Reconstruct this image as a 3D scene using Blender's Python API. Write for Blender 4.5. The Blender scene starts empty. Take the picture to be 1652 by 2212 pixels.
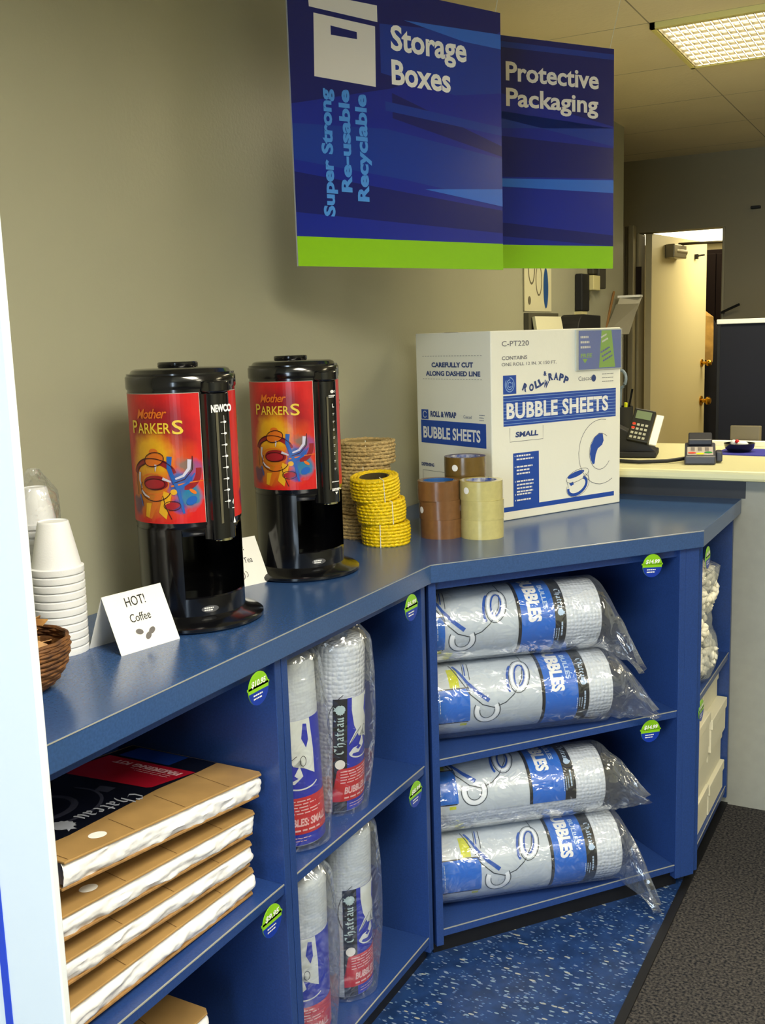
import bpy, bmesh, math, random
from math import sin, cos, pi, radians, atan2, hypot
from mathutils import Vector, Matrix, noise
random.seed(7)
sc = bpy.context.scene
col = sc.collection
V = Vector

# ------------------------------------------------------------------ camera
H = .966                                   # worktop height above the floor
yaw, pitch, roll = radians(28.55), radians(9.416), radians(-1.812)
fw = V((-sin(yaw) * cos(pitch), cos(yaw) * cos(pitch), -sin(pitch)))
r0 = V((cos(yaw), sin(yaw), 0)); u0 = r0.cross(fw)
rt = r0 * cos(roll) + u0 * sin(roll); up = -r0 * sin(roll) + u0 * cos(roll)
cd = bpy.data.cameras.new('camera'); cam = bpy.data.objects.new('camera', cd); col.objects.link(cam)
m = Matrix((rt, up, -fw)).transposed().to_4x4(); m.translation = V((1.4174, 0, 1.466)); cam.matrix_world = m
cd.sensor_fit = 'HORIZONTAL'; cd.sensor_width = 36; cd.lens = 2254.8 / 1652 * 36; cd.clip_start = .02
sc.camera = cam

# ------------------------------------------------------------------ light and exposure
sc.view_settings.view_transform = 'Standard'; sc.view_settings.look = 'None'
sc.view_settings.gamma = 1; sc.view_settings.use_curve_mapping = False
sc.view_settings.exposure = 1.08
w = bpy.data.worlds.new('world'); sc.world = w; w.use_nodes = True
w.node_tree.nodes['Background'].inputs[0].default_value = (.6, .7, .9, 1)
w.node_tree.nodes['Background'].inputs[1].default_value = .05

def area(name, loc, rot, sx, sy, power, color):
    l = bpy.data.lights.new(name, 'AREA'); l.shape = 'RECTANGLE'; l.size = sx; l.size_y = sy
    l.energy = power; l.color = color
    o = bpy.data.objects.new(name, l); col.objects.link(o); o.location = loc; o.rotation_euler = rot
    return o
WARM = (1, .88, .60); DAY = (.68, .84, 1)
CEIL = 2.42
# tubes behind the lenses of the ceiling troffers (x centre, y centre, power)
TROFFERS = [(1.75, .72, 48), (1.14, 3.795, 16), (3.4, 3.795, 26), (3.6, .72, 30)]  # last one is added out of view, to bounce light onto the ceiling
for i, (x, y, p) in enumerate(TROFFERS):
    area('troffer_light', (x, y, CEIL - .012), (0, 0, 0), 1.16, .54, p, (1, .94, .78) if y < 2 else WARM)
area('shop_window_daylight', (.95, -2.35, 1.35), (radians(90), 0, radians(8)), 1.9, 1.5, 48, DAY)
area('back_room_light', (.45, 6.95, 2.13), (0, 0, 0), .6, .6, 7.5, (1, .86, .5))

# ------------------------------------------------------------------ materials
def lin(h):
    h = h.lstrip('#'); o = []
    for i in (0, 2, 4):
        c = int(h[i:i + 2], 16) / 255
        o.append(c / 12.92 if c <= .04045 else ((c + .055) / 1.055) ** 2.4)
    return (*o, 1)
MATS = {}
def mat(name, color, rough=.5, metal=0, spec=.5, bump=0, bscale=50, vary=0, vscale=8, coat=0, btype='noise', color2=None, alpha=1, trans=0, detail=3):
    if name in MATS: return MATS[name]
    M = bpy.data.materials.new(name); M.use_nodes = True; nt = M.node_tree; N = nt.nodes; L = nt.links
    b = N['Principled BSDF']; c = lin(color)
    b.inputs['Base Color'].default_value = c; b.inputs['Roughness'].default_value = rough
    b.inputs['Metallic'].default_value = metal; b.inputs['Specular IOR Level'].default_value = spec
    b.inputs['Coat Weight'].default_value = coat; b.inputs['Coat Roughness'].default_value = .08
    b.inputs['Alpha'].default_value = alpha; b.inputs['Transmission Weight'].default_value = trans
    tc = N.new('ShaderNodeTexCoord')
    if vary or color2:
        n = N.new('ShaderNodeTexNoise'); n.inputs['Scale'].default_value = vscale; n.inputs['Detail'].default_value = detail
        L.new(tc.outputs['Object'], n.inputs['Vector'])
        r = N.new('ShaderNodeValToRGB'); r.color_ramp.elements[0].position = .35; r.color_ramp.elements[1].position = .65
        c2 = lin(color2) if color2 else tuple(min(1, x * (1 + vary)) for x in c[:3]) + (1,)
        c1 = c if color2 else tuple(x * (1 - vary) for x in c[:3]) + (1,)
        r.color_ramp.elements[0].color = c1; r.color_ramp.elements[1].color = c2
        L.new(n.outputs['Fac'], r.inputs['Fac']); L.new(r.outputs['Color'], b.inputs['Base Color'])
    if bump:
        if btype == 'voronoi':
            t = N.new('ShaderNodeTexVoronoi'); t.inputs['Scale'].default_value = bscale; t.inputs['Randomness'].default_value = .35; out = t.outputs['Distance']; bump = -bump
        else:
            t = N.new('ShaderNodeTexNoise'); t.inputs['Scale'].default_value = bscale; t.inputs['Detail'].default_value = detail; out = t.outputs['Fac']
        L.new(tc.outputs['Object'], t.inputs['Vector'])
        bp = N.new('ShaderNodeBump'); bp.inputs['Strength'].default_value = min(1, abs(bump)); bp.inputs['Distance'].default_value = .01
        bp.invert = bump < 0
        L.new(out, bp.inputs['Height']); L.new(bp.outputs['Normal'], b.inputs['Normal'])
    MATS[name] = M
    return M
def emis(name, color, s):
    if name in MATS: return MATS[name]
    M = mat(name, color); b = M.node_tree.nodes['Principled BSDF']
    b.inputs['Emission Color'].default_value = lin(color); b.inputs['Emission Strength'].default_value = s
    return M
def film(name, tint='#ffffff', base=.12, rough=.12, bscale=18, bstr=.6):
    if name in MATS: return MATS[name]
    M = bpy.data.materials.new(name); M.use_nodes = True; nt = M.node_tree; N = nt.nodes; L = nt.links
    N.remove(N['Principled BSDF']); out = N['Material Output']
    tr = N.new('ShaderNodeBsdfTransparent'); tr.inputs[0].default_value = lin(tint)
    gl = N.new('ShaderNodeBsdfGlossy'); gl.inputs['Roughness'].default_value = rough; gl.inputs[0].default_value = (.95, .97, 1, 1)
    df = N.new('ShaderNodeBsdfDiffuse'); df.inputs[0].default_value = (.75, .8, .85, 1)
    lw = N.new('ShaderNodeLayerWeight'); lw.inputs[0].default_value = .3
    mp = N.new('ShaderNodeMath'); mp.operation = 'MULTIPLY_ADD'; mp.inputs[1].default_value = .65; mp.inputs[2].default_value = base
    L.new(lw.outputs['Facing'], mp.inputs[0])
    mx = N.new('ShaderNodeMixShader'); mx2 = N.new('ShaderNodeMixShader'); mx2.inputs[0].default_value = .14
    L.new(gl.outputs[0], mx2.inputs[1]); L.new(df.outputs[0], mx2.inputs[2])
    L.new(mp.outputs[0], mx.inputs[0]); L.new(tr.outputs[0], mx.inputs[1]); L.new(mx2.outputs[0], mx.inputs[2])
    L.new(mx.outputs[0], out.inputs[0])
    tc = N.new('ShaderNodeTexCoord'); n = N.new('ShaderNodeTexNoise'); n.inputs['Scale'].default_value = bscale; n.inputs['Detail'].default_value = 2
    n.inputs['Distortion'].default_value = 1.2
    L.new(tc.outputs['Object'], n.inputs['Vector']); bp = N.new('ShaderNodeBump'); bp.inputs['Strength'].default_value = bstr; bp.inputs['Distance'].default_value = .02
    L.new(n.outputs['Fac'], bp.inputs['Height']); L.new(bp.outputs['Normal'], gl.inputs['Normal']); L.new(bp.outputs['Normal'], lw.inputs['Normal'])
    MATS[name] = M
    return M

# ------------------------------------------------------------------ mesh builder
class MB:
    def __init__(s): s.bm = bmesh.new()
    def box(s, a, b, M=None):
        vs = [s.bm.verts.new((x, y, z)) for x in (a[0], b[0]) for y in (a[1], b[1]) for z in (a[2], b[2])]
        if M: 
            for v in vs: v.co = M @ v.co
        for f in ((0, 1, 3, 2), (4, 6, 7, 5), (0, 4, 5, 1), (2, 3, 7, 6), (0, 2, 6, 4), (1, 5, 7, 3)):
            s.bm.faces.new([vs[i] for i in f])
        return s
    def prism(s, poly, z0, z1):
        n = len(poly); lo = [s.bm.verts.new((p[0], p[1], z0)) for p in poly]; hi = [s.bm.verts.new((p[0], p[1], z1)) for p in poly]
        s.bm.faces.new(lo[::-1]); s.bm.faces.new(hi)
        for i in range(n): s.bm.faces.new((lo[i], lo[(i + 1) % n], hi[(i + 1) % n], hi[i]))
        return s
    def slab(s, pts, t):                     # polygon in 3D given thickness along its normal
        pts = [V(p) for p in pts]; n = (pts[1] - pts[0]).cross(pts[2] - pts[0]).normalized() * t
        lo = [s.bm.verts.new(p) for p in pts]; hi = [s.bm.verts.new(p + n) for p in pts]; k = len(pts)
        s.bm.faces.new(lo[::-1]); s.bm.faces.new(hi)
        for i in range(k): s.bm.faces.new((lo[i], lo[(i + 1) % k], hi[(i + 1) % k], hi[i]))
        return s
    def lathe(s, prof, seg=48, c=(0, 0, 0), a0=0, a1=2 * pi, M=None, jit=0):
        full = abs(a1 - a0 - 2 * pi) < 1e-6; n = seg if full else seg + 1; rings = []
        for (r, z) in prof:
            ring = []
            for i in range(n):
                a = a0 + (a1 - a0) * i / seg
                rr = r + (jit * noise.noise(V((cos(a) * 3, sin(a) * 3, z * 30))) if jit else 0)
                p = V((rr * cos(a) + c[0], rr * sin(a) + c[1], z + c[2]))
                ring.append(s.bm.verts.new(M @ p if M else p))
            rings.append(ring)
        for A, B in zip(rings, rings[1:]):
            for i in range(seg):
                j = (i + 1) % n
                s.bm.faces.new((A[i], A[j], B[j], B[i]))
        if full:
            if prof[0][0] > 1e-6 and prof[0] != prof[-1]: s.bm.faces.new(rings[0][::-1])
            if prof[-1][0] > 1e-6 and prof[0] != prof[-1]: s.bm.faces.new(rings[-1])
        return s
    def tube(s, path, r, seg=8, closed=False):
        P = [V(p) for p in path]; rings = []; n = len(P)
        for i, p in enumerate(P):
            a = P[(i - 1) % n] if (i > 0 or closed) else p; b = P[(i + 1) % n] if (i < n - 1 or closed) else p
            t = (b - a).normalized(); h = V((0, 0, 1)) if abs(t.z) < .9 else V((1, 0, 0))
            x = t.cross(h).normalized(); y = t.cross(x); rr = r[i] if isinstance(r, (list, tuple)) else r
            rings.append([s.bm.verts.new(p + (x * cos(2 * pi * k / seg) + y * sin(2 * pi * k / seg)) * rr) for k in range(seg)])
        R = rings + ([rings[0]] if closed else [])
        for A, B in zip(R, R[1:]):
            for k in range(seg): s.bm.faces.new((A[k], A[(k + 1) % seg], B[(k + 1) % seg], B[k]))
        if not closed: s.bm.faces.new(rings[0][::-1]); s.bm.faces.new(rings[-1])
        return s
    def grid(s, fn, nu, nv, wrap=False):
        g = [[s.bm.verts.new(fn(i / nu, j / nv)) for j in range(nv + 1)] for i in range(nu if wrap else nu + 1)]
        for i in range(nu):
            for j in range(nv):
                a, b = g[i], g[(i + 1) % nu] if wrap else g[i + 1]
                s.bm.faces.new((a[j], b[j], b[j + 1], a[j + 1]))
        return s
    def ico(s, c, r, sub=2, sc_=(1, 1, 1), M=None):
        o = bmesh.ops.create_icosphere(s.bm, subdivisions=sub, radius=r)
        for v in o['verts']:
            v.co = V((v.co.x * sc_[0], v.co.y * sc_[1], v.co.z * sc_[2]))
            if M: v.co = M @ v.co
            v.co += V(c)
        return s
    def build(s, name, m, parent=None, smooth=False, bevel=0, org=None, solid=0, ang=40, sub=0):
        bmesh.ops.recalc_face_normals(s.bm, faces=s.bm.faces)
        me = bpy.data.meshes.new(name); s.bm.to_mesh(me); s.bm.free()
        if org is None and parent is not None and parent.get('_w'): org = V(parent['_w'])
        if org is not None: me.transform(Matrix.Translation(-V(org)))
        me.materials.append(m)
        if smooth:
            for p in me.polygons: p.use_smooth = True
            me.set_sharp_from_angle(angle=radians(ang))
        o = bpy.data.objects.new(name, me); col.objects.link(o)
        if parent: o.parent = parent
        elif org is not None: o.location = org
        if solid: q = o.modifiers.new('s', 'SOLIDIFY'); q.thickness = solid; q.offset = 0
        if bevel: q = o.modifiers.new('b', 'BEVEL'); q.width = bevel; q.segments = 2; q.limit_method = 'ANGLE'; q.angle_limit = radians(50)
        if sub: q = o.modifiers.new('u', 'SUBSURF'); q.levels = q.render_levels = sub
        return o
def tag(o, label, cat=None, group=None, kind=None):
    if label: o['label'] = label
    if cat: o['category'] = cat
    if group: o['group'] = group
    if kind: o['kind'] = kind
    return o
def thing(name, label, cat, loc=(0, 0, 0), rz=0, group=None, world=False):
    o = bpy.data.objects.new(name, None); col.objects.link(o); o.location = loc; o.rotation_euler = (0, 0, rz); o.empty_display_size = .05
    if world: o['_w'] = list(loc)            # children are then given in world coordinates
    return tag(o, label, cat, group)
def struct(name, mb, m, **k):
    return tag(mb.build(name, m, **k), None, kind='structure')
def copy_tree(o, parent=None):
    c = o.copy(); col.objects.link(c)
    if parent: c.parent = parent
    for ch in [x for x in col.objects if x.parent == o]: copy_tree(ch, c)
    return c

# ------------------------------------------------------------------ flat graphics wrapped on surfaces
_font_cache = {}
def text_mesh(s, bold, shear, spacing, line):
    k = (s, bold, shear, spacing, line)
    if k in _font_cache: return _font_cache[k]
    cu = bpy.data.curves.new('lettering', 'FONT'); cu.body = s; cu.offset = bold; cu.shear = shear
    cu.space_character = spacing; cu.space_line = line; cu.resolution_u = 3; cu.fill_mode = 'FRONT'
    ob = bpy.data.objects.new('lettering', cu); col.objects.link(ob)
    dg = bpy.context.evaluated_depsgraph_get(); me = bpy.data.meshes.new_from_object(ob.evaluated_get(dg))
    bpy.data.objects.remove(ob); bpy.data.curves.remove(cu)
    vs = [tuple(v.co) for v in me.vertices]; fs = [tuple(p.vertices) for p in me.polygons]; bpy.data.meshes.remove(me)
    x0 = min(v[0] for v in vs); x1 = max(v[0] for v in vs); y0 = min(v[1] for v in vs); y1 = max(v[1] for v in vs)
    r = ([((v[0] - x0) / (x1 - x0), (v[1] - y0) / (y1 - y0)) for v in vs], fs)
    _font_cache[k] = r
    return r
class Art:
    def __init__(s): s.bm = bmesh.new(); s.k = 0
    def poly(s, pts):
        z = s.k * 4e-6; s.k += 1
        s.bm.faces.new([s.bm.verts.new((p[0], p[1], z)) for p in pts]); return s
    def rect(s, x0, y0, x1, y1): return s.poly([(x0, y0), (x1, y0), (x1, y1), (x0, y1)])
    def ell(s, cx, cy, rx, ry, rot=0, n=28):
        return s.poly([(cx + rx * cos(t) * cos(rot) - ry * sin(t) * sin(rot), cy + rx * cos(t) * sin(rot) + ry * sin(t) * cos(rot)) for t in [2 * pi * i / n for i in range(n)]])
    def stroke(s, pts, w, w1=None):
        P = [V(p).to_2d() if len(p) > 2 else V(p) for p in pts]; n = len(P); L_ = []; R_ = []
        for i, p in enumerate(P):
            t = (P[min(i + 1, n - 1)] - P[max(i - 1, 0)]); t = t.normalized() if t.length else V((1, 0))
            ww = w if w1 is None else w + (w1 - w) * i / (n - 1)
            q = V((-t.y, t.x)) * ww / 2; L_.append(p + q); R_.append(p - q)
        z = s.k * 4e-6; s.k += 1
        a = [s.bm.verts.new((p.x, p.y, z)) for p in L_]; b = [s.bm.verts.new((p.x, p.y, z)) for p in R_]
        for i in range(n - 1): s.bm.faces.new((b[i], b[i + 1], a[i + 1], a[i]))
        return s
    def arc(s, cx, cy, rx, ry, t0, t1, w, rot=0, n=20, w1=None):
        return s.stroke([(cx + rx * cos(t) * cos(rot) - ry * sin(t) * sin(rot), cy + rx * cos(t) * sin(rot) + ry * sin(t) * cos(rot)) for t in [radians(t0 + (t1 - t0) * i / n) for i in range(n + 1)]], w, w1)
    def text(s, t, x, y, w, h, rot=0, bold=0, shear=0, spacing=1, line=1, slant=0):
        vs, fs = text_mesh(t, bold, shear, spacing, line); z = s.k * 4e-6; s.k += 1; r = radians(rot); c_, s_ = cos(r), sin(r)
        B = []
        for (a, b) in vs:
            X, Y = a * w, b * h + slant * a * w; B.append(s.bm.verts.new((x + X * c_ - Y * s_, y + X * s_ + Y * c_, z)))
        for f in fs:
            try: s.bm.faces.new([B[i] for i in f])
            except ValueError: pass
        return s
    def greek(s, x, y, w, rows, pitch, th, rot=0, seed=1):       # rows of print too small to read
        rnd = random.Random(seed); r = radians(rot); c_, s_ = cos(r), sin(r)
        for i in range(rows):
            X = 0; e = w * rnd.uniform(.7, 1)
            while X < e:
                l = min(rnd.uniform(.08, .2) * w, e - X); Y = -i * pitch
                q = [(X, Y), (X + l, Y), (X + l, Y + th), (X, Y + th)]
                s.poly([(x + a * c_ - b * s_, y + a * s_ + b * c_) for a, b in q]); X += l + w * .03
        return s
    def nib(s, strokes, x, y, sc_, rot=0, pen=(.11, .09)):       # broad-pen strokes (blackletter)
        r = radians(rot); c_, s_ = cos(r), sin(r)
        def T(p): return (x + (p[0] * c_ - p[1] * s_) * sc_, y + (p[0] * s_ + p[1] * c_) * sc_)
        for st in strokes:
            for p, q in zip(st, st[1:]):
                s.poly([T((p[0] - pen[0], p[1] - pen[1])), T((q[0] - pen[0], q[1] - pen[1])), T((q[0] + pen[0], q[1] + pen[1])), T((p[0] + pen[0], p[1] + pen[1]))])
        return s
    def build(s, name, m, parent, fn, off=.0003, du=0, dv=0, label=None, org=None):
        bm = s.bm
        bmesh.ops.triangulate(bm, faces=bm.faces[:])
        for d, ax in ((du, 0), (dv, 1)):
            if d:
                lo = min(v.co[ax] for v in bm.verts); hi = max(v.co[ax] for v in bm.verts); k = math.ceil(lo / d)
                while k * d < hi:
                    co = [0, 0, 0]; co[ax] = k * d; no = [0, 0, 0]; no[ax] = 1
                    bmesh.ops.bisect_plane(bm, geom=bm.verts[:] + bm.edges[:] + bm.faces[:], plane_co=co, plane_no=no, dist=1e-7); k += 1
        uv = bm.loops.layers.uv.new('UVMap')
        for f in bm.faces:
            for l in f.loops: l[uv].uv = (l.vert.co.x, l.vert.co.y)
        for v in bm.verts: v.co = fn(v.co.x, v.co.y, off + v.co.z)
        if org is None and parent is not None and parent.get('_w'): org = V(parent['_w'])
        me = bpy.data.meshes.new(name); bm.to_mesh(me); bm.free(); me.materials.append(m)
        if org is not None: me.transform(Matrix.Translation(-V(org)))
        o = bpy.data.objects.new(name, me); col.objects.link(o); o.parent = parent
        if label: o['label'] = label
        return o
def on_plane(O, U, W):
    O, U, W = V(O), V(U).normalized(), V(W).normalized(); N = U.cross(W)
    return lambda x, y, o: O + U * x + W * y + N * o
def on_can(R, a0, z0=0):                      # upright cylinder round local z
    return lambda x, y, o: V(((R + o) * cos(a0 + x / R), (R + o) * sin(a0 + x / R), z0 + y))
def on_log(R, p0=0, x0=0):                    # lying cylinder round local x, seen from -y
    return lambda x, y, o: V((x0 + x, -(R + o) * cos(p0 + y / R), (R + o) * sin(p0 + y / R)))
# blackletter alphabet for the word on the packaging (unit x-height 1)
GL = {
 'C': ([[(.95, 1.3), (.55, 1.5), (.2, 1.15), (.2, .35), (.5, 0), (.95, .3)], [(.95, 1.55), (.95, 1.15)]], 1.3),
 'h': ([[(.2, 1.6), (.2, .1)], [(.2, .8), (.45, 1), (.7, .8), (.7, .2), (.5, -.35)]], 1.0),
 'a': ([[(.2, .85), (.45, 1), (.65, .8), (.65, .15), (.8, 0)], [(.6, .55), (.25, .45), (.2, .2), (.4, 0), (.65, .2)]], .95),
 't': ([[(.3, 1.35), (.3, .2), (.5, 0), (.65, .15)], [(.05, .95), (.65, .95)]], .75),
 'e': ([[(.25, .9), (.25, .2), (.45, 0), (.7, .2)], [(.25, .9), (.5, 1), (.65, .75), (.3, .5)]], .8),
 'u': ([[(.15, .95), (.2, .2), (.4, 0), (.6, .2)], [(.6, .95), (.65, .15), (.8, 0)]], .95),
}
def blackletter(art, word, x, y, size, rot=0):
    X = 0; r = radians(rot)
    for ch in word:
        st, w_ = GL[ch]; art.nib([[(a + X, b) for a, b in s_] for s_ in st], x, y, size, rot); X += w_
    return X * size
def lion_head(art, cx, cy, r, rot=0):         # little crest beside the word
    q = radians(rot)
    def T(p): return (cx + (p[0] * cos(q) - p[1] * sin(q)) * r, cy + (p[0] * sin(q) + p[1] * cos(q)) * r)
    pts = []
    for i in range(26):
        a = 2 * pi * i / 26; R = 1 + (.14 if i % 2 else -.05); pts.append(T((R * cos(a) * .95, R * sin(a) * .9)))
    art.poly(pts); art.poly([T(p) for p in ((-.2, .7), (.35, .75), (.75, 1.35), (.25, 1.1), (-.1, 1.4))])
    return art

# shared materials
LAM = mat('blue_laminate', '#27427e', rough=.3, spec=.5, vary=.10, vscale=260, bump=.04, bscale=300)
LAMTOP = mat('blue_laminate_worktop', '#304f80', rough=.22, spec=.9, vary=.10, vscale=240, bump=.03, bscale=260)
EDGE = mat('worn_edge', '#9a9c96', rough=.5)
BLACK = mat('black_plastic', '#0b0b0e', rough=.16, spec=.6, coat=.4)
BLACKM = mat('black_matte', '#101114', rough=.6)
WHITE = mat('white_paint', '#f2f4f6', rough=.55)
PAPER = mat('white_paper', '#f6f6f2', rough=.6)
INKW = mat('white_ink', '#f0f0ee', rough=.45)
INKK = mat('black_ink', '#17171c', rough=.5)
INKG = mat('grey_ink', '#77767a', rough=.6)
NAVY = mat('box_blue_ink', '#1c4aa8', rough=.5)
GREEN = mat('lime_green_print', '#86c21c', rough=.35)
RED = mat('label_red', '#c81622', rough=.32)
LBLUE = mat('label_blue', '#1226b8', rough=.3)
LBLK = mat('label_black', '#0c0c14', rough=.3)
LWHT = mat('label_white', '#e4ebea', rough=.35)
RBLUE = mat('roll_label_blue', '#1c6ad0', rough=.25)
FILM = film('clear_bag_film'); FILM2 = film('clear_acrylic', base=.06, rough=.04, bstr=.05)
BUBW = mat('bubble_wrap_white', '#d4dbe6', rough=.2, bump=.4, bscale=105, btype='voronoi', coat=.5)
BUBF = mat('fine_bubble_wrap', '#c6d0dc', rough=.32, bump=.14, bscale=150, btype='voronoi', coat=.3)

# ------------------------------------------------------------------ the room
WALLM = mat('wall_paint', '#a8a892', rough=.36, spec=.5, bump=.05, bscale=120, vary=.015, vscale=3)
WALLB = mat('wall_paint_back', '#958d75', rough=.7, bump=.05, bscale=120)
def ceiling_material():
    M = mat('ceiling_tile', '#efe0bc', rough=.9, bump=.15, bscale=60, vary=.04, vscale=2); nt = M.node_tree; N = nt.nodes; L = nt.links
    b = N['Principled BSDF']; src = b.inputs['Base Color'].links[0].from_socket
    tc = N.new('ShaderNodeTexCoord'); sp = N.new('ShaderNodeSeparateXYZ'); L.new(tc.outputs['Object'], sp.inputs[0]); outs = []
    for ax, off, per in (('X', .53, 1.2192), ('Y', 3.49, .6096)):
        a = N.new('ShaderNodeMath'); a.operation = 'SUBTRACT'; a.inputs[1].default_value = off - per * 20 - .004; L.new(sp.outputs[ax], a.inputs[0])
        c = N.new('ShaderNodeMath'); c.operation = 'MODULO'; c.inputs[1].default_value = per; L.new(a.outputs[0], c.inputs[0])
        d = N.new('ShaderNodeMath'); d.operation = 'LESS_THAN'; d.inputs[1].default_value = .005; L.new(c.outputs[0], d.inputs[0]); outs.append(d)
    mx = N.new('ShaderNodeMath'); mx.operation = 'MAXIMUM'; L.new(outs[0].outputs[0], mx.inputs[0]); L.new(outs[1].outputs[0], mx.inputs[1])
    # the gap beside the bars comes and goes
    n = N.new('ShaderNodeTexNoise'); n.inputs['Scale'].default_value = 2.2; L.new(tc.outputs['Object'], n.inputs['Vector'])
    g = N.new('ShaderNodeMath'); g.operation = 'MULTIPLY'; L.new(mx.outputs[0], g.inputs[0]); L.new(n.outputs['Fac'], g.inputs[1])
    q = N.new('ShaderNodeMixRGB'); q.inputs[2].default_value = lin('#3a3020'); L.new(g.outputs[0], q.inputs[0]); L.new(src, q.inputs[1]); L.new(q.outputs[0], b.inputs['Base Color'])
    return M
def carpet_material():
    M = mat('carpet', '#1c1e24', color2='#56524f', rough=.95, spec=.1, vscale=150, bump=.5, bscale=400, detail=4)
    return M
def vinyl_material():
    M = mat('speckled_vinyl', '#1d3766', rough=.3, spec=.5, vary=.25, vscale=26); nt = M.node_tree; N = nt.nodes; L = nt.links
    b = N['Principled BSDF']; src = b.inputs['Base Color'].links[0].from_socket; tc = N.new('ShaderNodeTexCoord'); cur = src
    for rz, sx, sy, c, th, seed in ((.6, 46, 120, '#8fa6b8', .24, 0), (-.7, 50, 130, '#7f90b0', .22, 3.3), (1.5, 38, 100, '#b4b6a8', .11, 7.7), (.1, 90, 230, '#5f7fae', .30, 5.1)):
        mp = N.new('ShaderNodeMapping'); mp.inputs['Rotation'].default_value = (0, 0, rz); mp.inputs['Scale'].default_value = (sx, sy, 1); mp.inputs['Location'].default_value = (seed, seed, 0)
        v = N.new('ShaderNodeTexVoronoi'); v.inputs['Scale'].default_value = 1
        L.new(tc.outputs['Object'], mp.inputs[0]); L.new(mp.outputs[0], v.inputs['Vector'])
        wn = N.new('ShaderNodeSeparateXYZ'); L.new(v.outputs['Color'], wn.inputs[0])
        m1 = N.new('ShaderNodeMath'); m1.operation = 'LESS_THAN'; m1.inputs[1].default_value = .3; L.new(v.outputs['Distance'], m1.inputs[0])
        m2 = N.new('ShaderNodeMath'); m2.operation = 'LESS_THAN'; m2.inputs[1].default_value = th; L.new(wn.outputs[0], m2.inputs[0])
        m3 = N.new('ShaderNodeMath'); m3.operation = 'MULTIPLY'; L.new(m1.outputs[0], m3.inputs[0]); L.new(m2.outputs[0], m3.inputs[1])
        m4 = N.new('ShaderNodeMath'); m4.operation = 'MULTIPLY'; L.new(m3.outputs[0], m4.inputs[0]); m4.inputs[1].default_value = .75
        q = N.new('ShaderNodeMixRGB'); q.inputs[2].default_value = lin(c); L.new(m4.outputs[0], q.inputs[0]); L.new(cur, q.inputs[1]); cur = q.outputs[0]
    L.new(cur, b.inputs['Base Color'])
    return M
YB = 6.15
struct('wall_left', MB().box((-.12, -3, 0), (0, 5.12, CEIL)), WALLM)
mb = MB().box((-2, YB, 0), (-.207, YB + .12, CEIL)).box((.285, YB, 0), (4.6, YB + .12, CEIL)).box((-.207, YB, 2.02), (.285, YB + .12, CEIL))
struct('wall_back', mb, WALLB)
struct('wall_right', MB().box((4.5, -3, 0), (4.62, YB, CEIL)), WALLM)
struct('wall_front', MB().box((-.12, -3.12, 0), (-.05, -3, CEIL)).box((2.2, -3.12, 0), (4.62, -3, CEIL)).box((-.05, -3.12, 0), (2.2, -3, .5)).box((-.05, -3.12, 2.2), (2.2, -3, CEIL)), WALLM)
struct('wall_recess', MB().box((-2.12, 5.0, 0), (-2, 6.27, CEIL)).box((-2, 5.0, 0), (-.12, 5.12, CEIL)), WALLB)
struct('ceiling', MB().box((-2.12, -3.12, CEIL), (4.62, YB + .12, CEIL + .05)), ceiling_material())
struct('floor', MB().box((-2.12, -3.12, -.05), (4.62, YB + .12, 0)), carpet_material())
struct('floor_vinyl', MB().box((0, .6, 0), (.855, 3.19, .003)), vinyl_material())
struct('trim_1', MB().box((.855, .6, 0), (.875, 3.19, .006)), mat('rubber_strip', '#0a0a0d', rough=.5))
# the lit room behind the doorway
IN = mat('inner_room_paint', '#b4a67c', rough=.7)
struct('wall_inner', MB().box((-1.6, 6.27, 0), (-1.5, 8.7, 2.2)).box((-1.5, 8.6, 0), (1.2, 8.7, 2.2)).box((1.1, 6.27, 0), (1.2, 8.6, 2.2)), IN)
struct('ceiling_inner', MB().box((-1.6, 6.27, 2.15), (1.2, 8.7, 2.25)), IN)
struct('floor_inner', MB().box((-1.6, 6.27, -.05), (1.2, 8.7, 0)), mat('inner_floor', '#4a4236', rough=.8))
t = thing('ceiling_light', 'bright flat ceiling panel in the room behind the open door', 'ceiling light', (-.25, 7.95, 2.15), world=True)
MB().box((-.75, 7.4, 2.125), (.3, 8.5, 2.15)).build('light_housing', WHITE, t)
MB().box((-.72, 7.43, 2.122), (.27, 8.47, 2.126)).build('diffuser', emis('inner_diffuser', '#fff2c4', 2.2), t)
# door frame mouldings
DF = mat('door_frame_paint', '#a39c82', rough=.5)
f = MB()
for a, b, d in ((-.30, -.265, .05), (-.265, -.24, .03), (-.24, -.207, .07)): f.box((a, YB - d, 0), (b, YB, 2.06))
f.box((-.207, YB - .01, 0), (-.19, YB + .13, 2.02)).box((.27, YB - .002, 0), (.285, YB + .13, 2.02))
struct('trim_2', f, DF, bevel=.006)
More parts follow.
